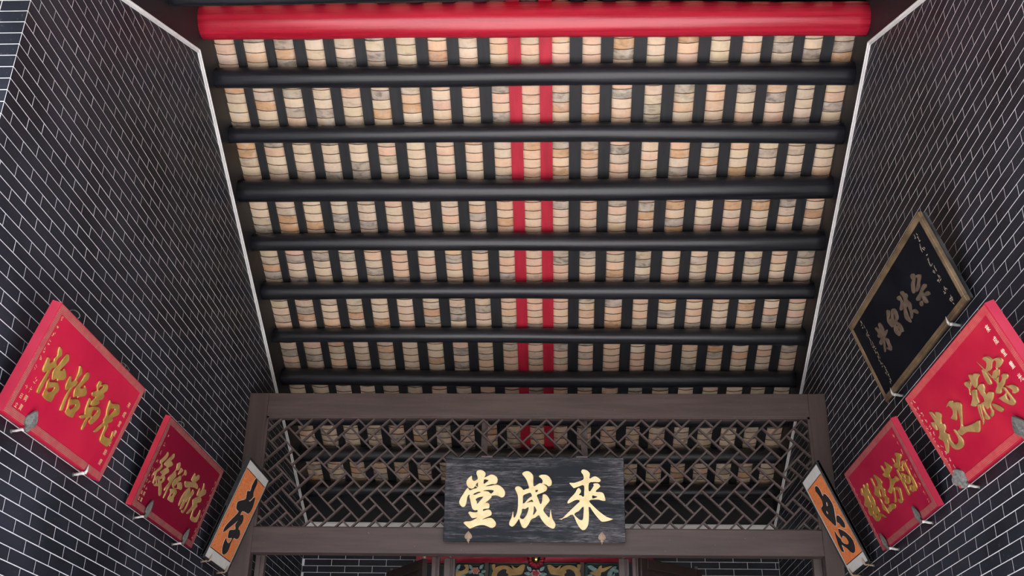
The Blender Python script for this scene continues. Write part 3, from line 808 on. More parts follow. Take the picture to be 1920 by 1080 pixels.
CHARS = {"C":[[[[[2463,5318],[2532,5515],[2751,5590],[2973,5542],[3173,5371],[3201,5199],[3132,5002],[3399,5126],[3642,5225],[3888,5177],[4086,5031],[4178,4811],[4118,4567],[3973,4468],[3754,4467],[3462,4393],[3220,4294],[3610,4335],[4048,4420],[4292,4373],[4588,4155],[4763,3864],[4743,3598],[4623,3452],[4454,3427],[4258,3522],[4013,3579],[3722,3544],[3700,3423],[3485,3204],[3247,2985],[3392,2996],[3540,2891],[3558,2698],[3474,2554],[3087,2503],[3090,2359],[3451,2481],[3647,2387],[3748,2172],[3654,2003],[3271,1834],[2984,1679],[3368,1796],[3706,1827],[3951,1647],[4090,1410],[4055,1220],[3864,1076],[3672,1065],[3380,1191],[3089,1270],[2704,1235],[2369,1114],[2131,1008],[2010,1007],[1739,1228],[1550,1417],[1682,1537],[2068,1564],[2355,1685],[2617,1854],[2304,1790],[2158,1827],[1983,2065],[1897,2208],[2025,2305],[2342,2249],[2607,2284],[2604,2428],[2435,2403],[2238,2498],[2135,2738],[2054,3075],[1947,3461],[1978,3583],[1894,3606],[1802,3412],[1761,3122],[1696,2832],[1578,2677],[1408,2676],[1234,2829],[1154,3046],[1243,3336],[1430,3628],[1617,3945],[1782,4150],[1881,4117],[1982,3971],[2248,4070],[2563,4169],[2390,4290],[2295,4167],[2126,4094],[1904,4165],[1727,4384],[1686,4628],[1788,4873],[2027,5095],[2134,5120],[2140,4875],[2281,4719],[2572,4853],[2542,5073]],[[2436,4388],[2578,4584],[2606,4437],[2596,4218],[2512,4290]],[[3087,4806],[3209,4831],[3430,4759],[3262,4611],[3079,4488]],[[2282,3681],[2547,3828],[2766,3864],[2840,3815],[2695,3756],[2357,3609]],[[3032,3928],[3226,3992],[3616,4014],[3871,3947],[3766,3786],[3646,3713],[3473,3858],[3277,3905]],[[2463,3271],[2703,3417],[3042,3467],[2853,3225],[2593,2909],[2564,3078]]]],[[[[6107,5261],[6189,5409],[6433,5508],[6678,5460],[6899,5265],[6983,5045],[6985,4654],[7026,4304],[7268,4436],[7511,4559],[7755,4488],[7974,4343],[8071,4197],[8023,4003],[7805,3856],[7514,3743],[7272,3611],[7419,3250],[7555,2914],[7661,3107],[7685,3445],[7733,3662],[7902,3697],[8096,3568],[8266,3279],[8242,3110],[8000,2820],[7784,2459],[8001,2126],[8242,1889],[8290,2199],[8348,2511],[8411,2152],[8507,1771],[8698,1440],[8708,1226],[8602,1050],[8386,1058],[8050,1246],[7762,1529],[7568,1813],[7423,2051],[7135,1858],[6847,1723],[6656,1379],[6466,1117],[6298,1054],[6105,1162],[5957,1517],[5883,1755],[5693,1468],[5455,1205],[5287,1171],[5117,1321],[5138,1536],[5279,1846],[5394,2325],[5444,2134],[5486,1848],[5638,2040],[5755,2471],[5784,2952],[5768,3531],[5618,3917],[5543,4111],[5614,4258],[5808,4317],[6029,4211],[6210,4018],[6395,4091],[6637,4156],[6562,4457],[6438,4798],[6265,5066]],[[7163,3998],[7377,4009],[7198,3829]],[[6204,3581],[6495,3728],[6761,3788],[6860,3537],[6643,3391],[6210,2930],[6183,3243]],[[6789,3222],[6886,3247],[6984,3079],[6838,3102],[6596,3053],[6452,3004]],[[6141,2545],[6358,2532],[6599,2668],[6577,2380],[6411,1997],[6196,1757],[5954,1874],[6095,2282]],[[7058,2767],[7228,2480],[7229,2384],[6989,2048],[7036,2383]]],[[[7437,5072],[7509,5195],[7753,5235],[8046,5197],[8290,5003],[8436,4710],[8426,4467],[8314,4344],[8169,4319],[7998,4440],[7804,4488],[7658,4521],[7706,4682],[7657,4877]]]],[[[[10724,5503],[10808,5651],[11004,5676],[11271,5579],[11463,5360],[11470,5164],[11434,4968],[11654,5092],[11873,5141],[12091,5045],[12306,4851],[12280,4704],[12109,4630],[11793,4639],[11404,4569],[11372,3947],[11544,4142],[11693,4385],[11656,4507],[11793,4590],[12035,4591],[12203,4485],[12273,4315],[12125,4145],[11904,3926],[12219,3913],[12459,3832],[12576,3639],[12666,3254],[12568,3172],[12352,3190],[12064,3265],[11532,3248],[11410,3127],[11767,2745],[12241,2317],[12716,1986],[13215,1799],[12949,1655],[12564,1567],[12349,1556],[12183,1650],[11853,2028],[11570,2409],[11357,2718],[11365,2216],[11344,1644],[11267,1264],[11096,1003],[10928,907],[10737,939],[10524,1165],[10311,1543],[10051,2089],[9641,1896],[9136,1735],[9401,2013],[9837,2446],[10322,2904],[10590,3170],[10422,3242],[10180,3168],[9913,3022],[9695,2949],[9623,3045],[9697,3238],[9940,3504],[10233,3820],[10381,4087],[10503,4209],[10648,4176],[10767,3968],[10717,3798],[10595,3653],[10740,3644],[10908,3534],[10935,3848],[10927,4381],[10576,4292],[10211,4159],[10066,4231],[9801,4546],[9875,4629],[10191,4621],[10581,4745],[10898,4893],[10877,5210],[10757,5381]],[[11624,3610],[11827,3572],[11995,3515],[11631,3369]],[[10196,2161],[10559,2402],[10899,2740],[10894,2213],[10851,1784],[10720,1698],[10505,1806]]]]],"L1":[[[[[1518,3956],[1596,4017],[1858,3942],[2030,3746],[1903,3557],[1878,3332],[2064,3222],[1975,3052],[1825,2937],[1849,2576],[1862,2080],[1868,1690],[1783,1621],[1646,1656],[1600,1925],[1607,2399],[1621,2773],[1511,2675],[1386,2572],[1207,2603],[1118,2776],[1107,2930],[1052,3170],[1115,3260],[1303,3223],[1424,3089],[1666,3270],[1617,3409],[1721,3614],[1593,3773]]],[[[2475,4018],[2635,4004],[2818,3809],[2745,3588],[2600,3310],[2548,3154],[2786,3252],[2841,3356],[3053,3307],[3302,3137],[3276,2936],[2976,2789],[2762,2623],[2735,2746],[2556,2701],[2415,2575],[2283,2591],[2090,2806],[2056,3032],[2215,3340],[2295,3670],[2382,3896]]],[[[2033,2465],[2194,2423],[2605,2560],[2863,2636],[3214,2506],[3330,2337],[3182,2065],[3209,1942],[3171,1677],[2843,1617],[2362,1645],[2233,1805],[2217,2062],[2127,2238]],[[2336,2056],[2441,2161],[2847,2352],[2812,2135],[2540,1977]]]],[[[[3997,3972],[4122,4024],[4386,3909],[4524,3742],[4425,3563],[4371,3347],[4528,3299],[4513,3072],[4327,2916],[4335,2344],[4489,1803],[4397,1678],[4267,1667],[4184,1961],[4118,2424],[4160,2850],[3980,2643],[3837,2642],[3678,2797],[3623,3048],[3652,3278],[3801,3256],[3977,3107],[4202,3280],[4189,3551],[4136,3751]]],[[[4982,4052],[5187,4012],[5333,3817],[5168,3526],[5005,3237],[5053,3145],[5334,3282],[5373,3410],[5625,3340],[5829,3194],[5791,3011],[5398,2805],[5207,2648],[5202,2757],[5007,2710],[4864,2600],[4673,2803],[4623,3032],[4801,3407],[4848,3790]]],[[[4593,2486],[4758,2450],[5207,2648],[5515,2654],[5811,2514],[5864,2311],[5717,2063],[5745,1935],[5687,1721],[5249,1673],[4904,1738],[4871,1890],[4773,2127],[4679,2310]],[[4883,2086],[4986,2206],[5394,2386],[5337,2172],[5104,2003]]]],[[[[6500,4170],[6663,4149],[6807,4032],[7037,4181],[7327,4284],[7530,4201],[7612,3999],[7426,3811],[7626,3684],[7532,3446],[7298,3357],[7466,3277],[7400,3108],[6984,2896],[6747,2893],[6700,3074],[6875,3369],[6508,3285],[6324,3414],[6635,3620],[6678,3694],[6442,3831],[6434,4058]],[[6698,3788],[6855,3994],[7087,4085],[6999,3877],[6840,3728]]],[[[6376,3121],[6590,3032],[6620,2704],[7100,2910],[7590,3064],[7926,3015],[8126,2742],[7990,2405],[7783,2132],[7571,2085],[7380,2187],[7468,2389],[7167,2253],[7248,1914],[7210,1620],[7100,1582],[7023,1667],[6965,2039],[7005,2223],[6588,2028],[6348,2014],[6344,2124],[6657,2294],[6490,2486],[6388,2786],[6335,2992]],[[7299,2528],[7246,2736],[7548,2876],[7720,2870],[7613,2602],[7470,2464]]]],[[[[8398,3745],[8714,3687],[9185,3834],[9537,3907],[9846,3722],[9952,3462],[9499,3121],[9651,3057],[9628,2901],[9329,2737],[9512,2625],[9510,2419],[9540,2109],[10020,2126],[10351,2209],[10271,2506],[10290,2631],[10561,2369],[10584,2140],[10484,1753],[10177,1710],[9697,1696],[9421,1749],[9318,1946],[9263,2217],[9158,2530],[8915,2328],[8700,2051],[8474,1899],[8362,1934],[8526,2192],[8860,2599],[8730,2727],[8754,2969],[8552,3246],[8448,3500]],[[8796,3336],[8932,3456],[9340,3595],[9244,3323],[9000,3058],[8879,3132]]]]],"L2":[[[[[1640,3927],[1862,3837],[1902,3620],[1641,3309],[1512,3155],[1786,3012],[1674,2773],[1375,2502],[1443,2297],[1625,1901],[1535,1822],[1398,1880],[1304,2256],[1034,2220],[957,2332],[1159,2572],[1508,2904],[1502,3061],[1234,3069],[1161,3227],[1392,3505],[1578,3769]]],[[[2555,4105],[2736,4092],[2812,3907],[2597,3653],[2757,3634],[3095,3553],[2988,3404],[2611,3173],[2863,3134],[2984,3009],[2706,2787],[2578,2680],[2844,2576],[2864,2353],[2656,2155],[3001,1936],[3252,1687],[3229,1499],[3022,1487],[2654,1746],[2465,1896],[1925,1764],[1702,1789],[1904,1983],[1562,2153],[1675,2366],[2092,2445],[2250,2628],[1930,2623],[1851,2736],[2324,3085],[2404,3178],[1966,3158],[1892,3319],[2134,3647],[2368,3883]],[[2212,2299],[2598,2458],[2582,2316],[2413,2244]],[[1873,2109],[1888,2249],[2186,2064],[2040,1977]]]],[[[[3934,3953],[4098,3957],[4277,3800],[4297,3569],[3989,3429],[3905,3333],[4271,3138],[4166,2920],[4029,2600],[4017,2503],[3969,2119],[3924,1577],[3774,1558],[3759,1967],[3794,2254],[3541,1929],[3427,1965],[3450,2155],[3688,2547],[3361,2590],[3287,2753],[3561,3067],[3798,3362],[3857,3530],[3694,3761]]],[[[4541,3762],[4953,3721],[4860,3574],[4579,3300],[4462,3336],[4499,3631]]],[[[5322,3881],[5608,3775],[5738,3622],[5583,3519],[5402,3546],[5188,3434],[5341,3647],[5212,3799]]],[[[4879,3342],[5139,3254],[5193,3104],[4894,2898],[5409,3048],[5726,2950],[5922,2768],[5826,2622],[5498,2600],[4931,2439],[4538,2420],[4217,2561],[4310,2915],[4662,3183]],[[4645,2498],[4926,2766],[5207,2659],[4989,2502]]],[[[4274,2252],[4931,2439],[5277,2443],[5457,2305],[5314,1984],[5420,1849],[5393,1654],[4584,1620],[4507,1807],[4538,2048]],[[4727,2008],[5023,2207],[4997,2013],[4787,1908]]]],[[[[6936,4126],[7140,4089],[7226,3968],[7509,4101],[7572,4169],[7818,4217],[8004,4001],[7660,3704],[8082,3678],[8387,3569],[8372,3407],[7954,3372],[7355,3249],[6620,3015],[6260,3008],[5992,3266],[6762,3466],[7244,3558],[6909,3582],[6830,3753],[6891,3990]]],[[[7004,3173],[7276,3105],[7489,2923],[7428,2519],[7351,2353],[7384,1882],[7168,1658],[7013,1664],[6981,1965],[6979,2299],[6781,2007],[6707,1787],[6560,1757],[6468,1969],[6472,2351],[6637,2780],[6881,3041]]],[[[7717,3206],[8002,3165],[8160,3014],[7979,2671],[8010,2194],[7963,1892],[7845,1645],[7728,1532],[7463,1544],[7377,1665],[7680,1769],[7805,2236],[7773,2711],[7616,2378],[7491,2247],[7366,2285],[7506,2686],[7725,3087]]]],[[[[9112,4026],[9349,3995],[9613,3720],[9905,3803],[10146,3569],[9767,3313],[9575,3160],[9840,3084],[9863,2891],[9357,2680],[9636,2532],[9494,2347],[9394,2074],[9490,1830],[9902,1813],[10261,1955],[10364,2229],[10376,2456],[10560,2380],[10683,2113],[10668,1712],[10389,1568],[9849,1505],[9366,1578],[9245,1840],[9133,2153],[9233,2425],[8954,2057],[8631,1729],[8383,1689],[8439,1873],[8778,2303],[8641,2462],[8457,2656],[8740,2905],[9189,3153],[8846,3057],[8717,3268],[8710,3563],[8872,3559],[9116,3380],[9265,3621],[9242,3814]]]]],"R2":[[[[[1923,3990],[2158,3900],[2245,3648],[2305,3532],[2495,3741],[2756,3692],[2938,3450],[2614,3262],[2438,3111],[2667,2996],[2563,2788],[2263,2712],[2270,2617],[2486,2448],[2318,2202],[2443,1884],[2817,1816],[3142,1914],[3243,2119],[3239,2434],[3389,2398],[3458,2103],[3544,1773],[3310,1555],[2938,1503],[2412,1574],[2039,1840],[2043,2237],[2069,2350],[1767,2025],[1263,1778],[1120,1845],[1393,2154],[1531,2384],[1245,2671],[1632,2814],[1891,3094],[1823,3306],[1618,3037],[1456,3095],[1365,3348],[1437,3541],[1633,3501],[1848,3421],[1887,3595],[1885,3846]]]],[[[[4179,3587],[4574,3627],[4835,3542],[4888,3431],[5283,3289],[5482,3081],[5168,2846],[4731,2535],[4351,2259],[4864,2102],[5579,1986],[5986,1964],[6175,1882],[5988,1720],[5560,1500],[5073,1674],[4402,1915],[3763,1952],[3589,2086],[3578,2270],[3902,2273],[4279,2405],[4612,2699],[4859,3083],[4443,2882],[4154,2690],[3949,2779],[3743,2964],[4162,3048],[4380,3207],[4301,3418]]]],[[[[6992,3714],[7317,3685],[7479,3513],[7351,3363],[7137,3304],[6895,3111],[6834,3165],[7032,3376],[6908,3573]]],[[[7772,3827],[7989,3735],[8105,3628],[8259,3679],[8640,3517],[8615,3414],[8253,3365],[7936,3152],[7666,3136],[7585,3354],[7664,3581]]],[[[7229,3180],[7608,3056],[7317,2769],[7192,2531],[6901,2529],[6640,2503],[6348,2686],[6523,2793],[6901,2934]]],[[[6945,2512],[7107,2478],[6856,2144],[6535,1720],[6445,1754],[6537,2035],[6703,2317]]],[[[7807,3090],[8216,3123],[8470,3018],[8421,2840],[8184,2709],[8244,2571],[8522,2573],[8828,2422],[8704,2275],[8378,2180],[8087,2125],[7909,1969],[7913,1798],[7717,1648],[7494,1619],[7403,1710],[7687,1828],[7836,2053],[7524,2032],[7491,2186],[7429,2324],[7247,2166],[7184,1906],[7221,1665],[7031,1633],[6780,1829],[6995,1920],[7116,2217],[7184,2419],[7455,2428],[7684,2396],[7821,2569],[7774,2760],[7812,2916]]],[[[8212,2048],[8422,1950],[8677,1728],[8780,1523],[8515,1496],[8264,1720],[8176,1922]]]],[[[[9753,3862],[10061,3884],[10326,3710],[10458,3540],[10856,3459],[11137,3307],[11175,3126],[10984,3045],[10549,3013],[10367,3063],[10366,3147],[10692,3337],[10391,3414],[10140,3356],[9906,3233],[9557,3225],[9288,3356],[9328,3424],[9610,3472],[9862,3588],[9848,3707]]],[[[9149,3529],[9301,3407],[9331,3169],[9269,2830],[9160,2735],[8954,2802],[8899,2983],[8976,3291]]],[[[9696,3015],[9986,3115],[10288,3097],[10432,2980],[10314,2837],[9977,2730],[9805,2746],[9525,2975]]],[[[10408,2715],[10663,2672],[10858,2552],[10767,2427],[10397,2417],[10112,2316],[9705,2262],[9470,2136],[9184,2223],[9085,2346],[9355,2459],[9595,2528],[9725,2763],[9977,2713],[9728,2529],[9926,2530],[10307,2592]]],[[[9863,2280],[10034,2183],[10063,1953],[10117,1659],[10119,1414],[9901,1353],[9673,1409],[9408,1610],[9152,1864],[9076,2044],[9549,1994],[9892,2049]],[[9732,1921],[9919,1901],[9908,1687],[9754,1628],[9645,1764]]],[[[10282,2137],[10568,2118],[10844,1972],[10961,1806],[10870,1681],[10593,1685],[10333,1800],[10492,1888]]]]],"R3":[[[[[1755,3983],[1960,3948],[1898,3818],[1836,3688],[1951,3557],[2130,3702],[2402,4039],[2604,4004],[2540,3778],[3006,3934],[3263,3931],[3229,3771],[2995,3597],[2991,3453],[2928,3277],[3034,3006],[3027,2768],[2791,2498],[2502,2432],[2902,2419],[3012,2293],[2947,2025],[2720,2038],[3167,1824],[3494,1548],[3502,1462],[3049,1666],[2740,1771],[2480,1672],[1990,1633],[1614,1754],[1501,1976],[1391,2297],[1182,2230],[1066,2407],[1160,2602],[1370,2716],[1047,2927],[1044,3100],[1531,3284],[1654,3495],[1361,3677]],[[2410,3280],[2582,3231],[2571,2847],[2369,2831],[2346,3055]],[[2223,2798],[2394,2703],[2215,2510],[2044,2606]],[[2003,2375],[2210,2319],[2090,2158],[1858,2172]],[[2169,2089],[2519,2020],[2287,1938],[2003,1941]]]],[[[[4193,3966],[4386,3932],[4403,3663],[4392,3381],[4746,3300],[4996,3439],[5010,3767],[5046,3970],[5207,3921],[5492,3668],[5695,3419],[5686,3234],[5306,3112],[5562,2850],[5394,2665],[5200,2510],[5430,2282],[5099,2050],[4750,2076],[4539,2228],[4900,2432],[4689,2585],[4915,2803],[5032,3004],[4708,3051],[4537,2864],[4419,2662],[4062,2692],[3764,2895],[3602,3084],[3943,3225],[4172,3398],[4182,3681]]],[[[4034,2676],[4196,2583],[4131,2318],[4235,2148],[4333,1840],[4350,1579],[4203,1585],[4003,1836],[4143,2032],[3894,1865],[3734,2050],[3851,2207],[3971,2457]]],[[[4989,1987],[5146,1897],[5546,1903],[5935,1772],[5926,1591],[5608,1540],[5027,1606],[4648,1569],[4437,1719],[4578,1844],[4903,1848]]]],[[[[6804,4038],[6957,3990],[7000,3836],[7118,3637],[7327,3711],[7530,3694],[7622,3965],[7647,4049],[7777,4008],[7993,3824],[8254,3581],[8220,3432],[7865,3360],[7458,3302],[7345,3107],[7540,2956],[7940,2926],[8131,2950],[8247,2888],[8420,2646],[8146,2615],[7676,2688],[7165,2611],[6644,2443],[6199,2364],[5947,2575],[6034,2643],[6502,2714],[6979,2941],[7092,3137],[6664,3336],[6414,3552],[6542,3606],[6884,3594],[6767,3839]]],[[[6983,2550],[7108,2491],[6945,2310],[6623,2037],[6352,1794],[6154,1766],[6075,1871],[6470,2080],[6667,2299]]],[[[7208,2461],[7635,2405],[7899,2214],[7785,1977],[7519,1693],[7410,1544],[6979,1506],[6782,1651],[6792,1830],[6945,1832],[7139,1755],[7383,1957],[7447,2210],[7227,2342]]]],[[[[8962,3857],[9083,3840],[9147,3706],[9088,3544],[9351,3483],[9504,3614],[9701,3685],[9713,3862],[9838,3933],[10132,3850],[10436,3692],[10448,3532],[10160,3448],[9873,3406],[9671,3247],[9450,3160],[9018,3205],[8804,3295],[8742,3473],[9038,3515],[8976,3693]]],[[[8773,3192],[8939,3117],[8925,2897],[8947,2487],[8919,2050],[8847,1672],[8886,1528],[8645,1552],[8555,1667],[8622,1959],[8650,2397],[8672,2749],[8691,3059]]],[[[10099,3311],[10359,3272],[10511,3113],[10386,2998],[10386,2667],[10319,2381],[10397,2181],[10327,1658],[10163,1510],[9934,1511],[9986,1649],[10117,2178],[10154,2365],[10111,2753],[10132,3056],[10043,3129],[9877,3115]]],[[[9040,3176],[9687,3130],[9747,2955],[9642,2810],[9313,2912],[9127,3014]],[[9227,3073],[9491,3057],[9460,2955],[9279,2976]]],[[[9260,2838],[9492,2722],[9766,2550],[10038,2378],[9930,2191],[9731,2031],[9446,2027],[9145,2183],[8939,2355],[8950,2531],[9237,2489],[9104,2663]],[[9481,2548],[9692,2506],[9705,2347],[9469,2374]],[[9276,2344],[9507,2296],[9408,2171],[9267,2213]]],[[[9275,1967],[9514,1985],[9885,1875],[9894,1676],[9547,1492],[9323,1623],[9022,1776],[9194,1836]],[[9530,1870],[9694,1844],[9565,1684],[9376,1695]]]]],"R1":[[[[[4319,3799],[4601,3789],[4766,3591],[4759,3293],[4700,3140],[5143,3057],[4919,2921],[4414,2850],[4689,2607],[4629,2395],[4567,2066],[4285,1952],[3895,2241],[3953,2335],[4178,2237],[4238,2449],[4242,2687],[4015,2668],[3524,2252],[3323,2309],[3730,2674],[3790,2828],[3444,2740],[3243,2859],[3274,2997],[3794,3068],[3480,3240],[3487,3388],[3742,3456],[3632,3811],[3920,3801],[4088,3602],[4258,3584]]]],[[[[6336,3839],[6680,3703],[6568,3520],[6134,3370],[6453,3279],[6704,3455],[7047,3586],[7461,3445],[7556,3224],[7444,2986],[7282,2830],[6967,2803],[7219,2511],[7206,2169],[7071,2029],[6839,2106],[6336,2073],[6102,2266],[6002,2546],[6225,2797],[5983,2820],[5802,3111],[5755,3370],[5999,3553]],[[6985,3321],[7085,3157],[6868,2966],[6714,3098]],[[6702,2751],[6802,2588],[6540,2651]],[[6666,2447],[6793,2301],[6529,2306]]]],[[[[9203,3749],[9543,3636],[9586,3500],[9774,3348],[9765,3182],[9516,3077],[9651,2840],[9640,2619],[9385,2403],[9326,2205],[8925,2056],[8882,2190],[9038,2343],[9150,2630],[9158,2797],[8859,2770],[8695,2449],[8685,2226],[8675,2004],[8500,2000],[8140,2426],[8303,2693],[8616,2945],[8725,3122],[9079,3235],[9189,3468],[9098,3629]]],[[[8454,3746],[8874,3654],[8889,3444],[8828,3187],[8466,2960],[8153,2984],[8088,3142],[8530,3275],[8662,3412],[8441,3550]]],[[[9505,2373],[9887,2246],[9994,1998],[9838,1950],[9577,2153],[9405,2309]]]],[[[[11279,3771],[11536,3777],[11761,3659],[11799,3528],[12171,3405],[12420,3259],[12298,3128],[11881,3011],[11594,2825],[11151,2798],[11018,2921],[11424,3078],[11850,3250],[11836,3396],[11534,3357],[11198,3194],[10853,2920],[10627,2932],[10531,3082],[10814,3390],[11074,3482],[11263,3497],[11224,3630]]],[[[12139,2769],[12424,2650],[12347,2498],[11894,2507],[11663,2458],[11690,2169],[11670,1850],[11510,1846],[11245,2031],[11243,2391],[10913,2332],[10614,2451],[10556,2592],[10883,2625],[11305,2638],[11679,2726]]],[[[11748,2360],[12198,2299],[12365,2106],[12265,2019],[11924,2118],[11697,2275]]],[[[10746,2275],[11071,2227],[11037,2050],[10819,1990],[10642,2104]]]]],"L3":[[[[[2847,6862],[3187,6833],[3529,6608],[3575,6230],[3627,5919],[3921,5677],[3817,5388],[3446,5188],[3842,5233],[4234,5635],[4480,5704],[4766,5326],[4887,4902],[4618,4427],[3804,4353],[3107,4218],[3065,3902],[3583,4070],[4047,3904],[4205,3561],[3934,3173],[4077,3018],[4463,3019],[4877,2770],[4813,2436],[4327,2319],[3932,2287],[3818,1883],[3942,1536],[3908,1154],[3496,875],[2972,910],[2469,1318],[2366,1910],[2809,1768],[3381,1748],[3592,1954],[3535,2192],[2830,2022],[2541,2200],[2418,2543],[3439,2859],[2999,3127],[3147,3512],[2775,3195],[2207,2739],[1729,2371],[1432,2162],[1227,2185],[1225,2553],[1636,3090],[2207,3676],[2424,4017],[1755,4058],[1433,4347],[1488,4582],[2622,5055],[2565,5295],[2294,5634],[2876,5801],[2713,6173],[2740,6505]]]]],"R4":[[[[[2302,6360],[2729,6323],[2983,6099],[2996,5769],[2934,5462],[3397,5505],[3724,5323],[3995,4954],[4036,4537],[3779,4146],[3301,3813],[2977,3552],[2577,3310],[2306,3293],[1979,3581],[1543,4047],[1257,4478],[1290,4946],[1887,4989],[2256,5212],[2278,5502],[2150,5896],[2009,6117]],[[2934,4962],[3194,4860],[2991,4712],[2686,4738]],[[2088,4520],[2268,4324],[2046,4278],[1916,4419]]],[[[3518,3698],[3928,3674],[4242,3447],[4368,3187],[4340,2854],[4033,2706],[3601,2874],[3330,3230],[3043,3420]]],[[[2551,2970],[2959,2837],[3501,2557],[3987,2153],[4247,1752],[4067,1348],[3603,1066],[3064,1012],[2606,1214],[2289,1543],[1702,1911],[1553,2004],[1286,1548],[901,1638],[851,2056],[1119,2515],[1510,3030],[1659,2934],[1679,2668],[1967,2365],[1950,2139],[2315,1879],[2872,1718],[3263,1822],[3172,2184],[2736,2406],[2349,2329],[2295,2630]]]]]}

# ------------------------------------------------------------------ hanging boards
def frame_mat(o, eu, ev):
    eu = Vector(eu); ev = Vector(ev).normalized(); n = eu.cross(ev)
    m_ = Matrix((eu, ev, n)).transposed().to_4x4(); m_.translation = o
    return m_
KF = 1.018
def wall_frame(side, y0, y1, z, tilt, d=.055):
    t = math.radians(tilt)
    if side == 'L': return frame_mat((XL + d, y0, z), (0, 1, 0), (math.sin(t), 0, math.cos(t)))
    return frame_mat((XR - d, y1, z), (0, -1, 0), (-math.sin(t), 0, math.cos(t)))

def border(root, W, H, bw, mat, edge):
    """patterned band set a little inside the edge, as four strips with a thin lip outside"""
    e = .006
    for (a, b, c, d) in ((e, W - e, H - e - bw, H - e), (e, W - e, e, e + bw), (e, e + bw, e + bw, H - e - bw), (W - e - bw, W - e, e + bw, H - e - bw)):
        part('border', MB().box(a, b, c, d, -.002, .0025), mat, root)

def red_board(key, name, label, side, y0, y1, z, tilt, H, t, mats, cat='plaque', bw=.036, gold='gold', ext=.0018, bev=.0032):
    W = y1 - y0
    fm = wall_frame(side, y0, y1, z, tilt)
    root = empty(name, mat=fm)
    tag(root, label, cat, 'carved boards hung along the brick walls')
    part('board', MB().bbox(0, W, 0, H, -t, 0, .003), mats[0], root)
    # near end of the board: its lighter red paints in the light on that side
    border(root, W, H, bw, mats[1], None)
    e0 = (-.0035, 0) if side == 'L' else (W, W + .0035)
    o = part('end_face', MB().box(e0[0], e0[1], .001, H - .001, -t + .001, -.001), mats[2], root)
    for ch in CHARS[key]:
        link('character', glyph_mesh('character', ch, M[gold], ext, bev), root)
    return root, fm, W

def ring_parts(root, W, H, t, us, big=1.0):
    for u, ang, sc in us:
        m_ = MB()
        a = Vector((math.cos(ang), math.sin(ang), 0)); b = Vector((-math.sin(ang) * .55, math.cos(ang) * .55, -.83))
        m_.torus((u, H + .016 * sc, -t * .7), a, b, .017 * sc, .0028, 1.0, 1.25)
        part('hanging_ring', m_, M['iron'], root, True)

r, fm, W = red_board('L1', 'plaque', 'crimson board with four gold characters, nearest on the left wall', 'L', 4.618, 5.785, 3.206, 17.5, .569, .05, (M['redL1'], M['fretL1'], M['redlit']))
ring_parts(r, W, .569, .05, [(.20, 1.2, 1.25), (.905, .3, 1.35), (.86, 1.0, .9)])
text_column('inscription', '來成堂重光誌慶', 1.052, .42, .085, .036, M['goldtext'], r)
text_column('inscription', '???????', .064, .505, .250, .030, M['goldtext'], r)
text_column('inscription', '??同賀', .116, .20, .062, .031, M['goldtext'], r)
text_column('inscription', '?日立', .074, .15, .058, .027, M['goldtext'], r)
r, fm, W = red_board('L2', 'plaque', 'dark maroon board with four gold characters, between crimson board and orange hanging', 'L', 6.28, 7.455, 3.203, 15.75, .575, .037, (M['redL2'], M['fretL2'], M['redlit2']), gold='goldsoft', ext=.0008, bev=.0022)
ring_parts(r, W, .575, .037, [(.235, 1.45, 1.15), (.96, .2, .6)])
text_column('inscription', '?????????', 1.092, .455, .070, .034, M['goldtext'], r)
text_column('inscription', '????', .078, .460, .300, .030, M['goldtext'], r)
text_column('inscription', '????同賀', .098, .245, .060, .028, M['goldtext'], r)
text_column('inscription', '????日立', .060, .245, .060, .025, M['goldtext'], r)
r, fm, W = red_board('R2', 'plaque', 'large scarlet board with four broad gold characters, nearest on the right wall', 'R', 4.534, 5.785, 3.190, 23.45, .555, .048, (M['redR2'], M['fretR2'], M['redlit']), ext=.0015, bev=.0036, gold='goldsoft')
text_column('inscription', '來成堂重光誌慶', 1.135, .455, .075, .038, M['paletext'], r)
text_column('inscription', '?????????????', .048, .500, .045, .029, M['paletext'], r)
text_column('inscription', '?????? ?????', .086, .490, .070, .027, M['paletext'], r)
r, fm, W = red_board('R3', 'plaque', 'carmine board with four slender gold characters, between scarlet board and orange hanging', 'R', 6.156, 7.312, 3.190, 20.5, .558, .038, (M['redR3'], M['fretR3'], M['redlit']), ext=.0016, bev=.0026)
text_column('inscription', '?????????', 1.055, .465, .060, .030, M['goldtext'], r)
text_column('inscription', '??????????', .052, .420, .060, .024, M['goldtext'], r)

# black board in a worn gold frame, higher on the right wall
W, H, t = 1.561, .562, .046
fm = wall_frame('R', 5.251, 6.812, 4.046, 18.43)
r = empty('plaque', mat=fm)
tag(r, 'black board in worn gold frame with dull characters, highest on right wall', 'plaque', 'carved boards hung along the brick walls')
part('board', MB().bbox(.01, W - .01, .01, H - .01, -t, -.006, .002), M['lacquerside'], r)
part('field', MB().box(.03, W - .03, .03, H - .03, -.008, -.004), M['lacquer'], r)
for (a, b, c, d) in ((0, W, H - .036, H), (0, W, 0, .036), (0, .036, .036, H - .036), (W - .036, W, .036, H - .036)):
    m_ = MB().bbox(a, b, c, d, -.02, .004, .003)
    if b - a > d - c: m_.box(a + .036, b - .036, (c + d) / 2 - .004, (c + d) / 2 + .004, .003, .007)
    else: m_.box((a + b) / 2 - .004, (a + b) / 2 + .004, c, d, .003, .007)
    part('frame_side', m_, M['goldframe'], r)
for ch in CHARS['R1']:
    link('character', glyph_mesh('character', ch, M['goldfaded'], .0022, .0012, z=-.004), r)
text_column('inscription', '???????', 1.376, .470, .075, .074, M['dulltext'], r, z=-.003)
text_column('inscription', '????????', .202, .472, .062, .066, M['dulltext'], r, z=-.003)

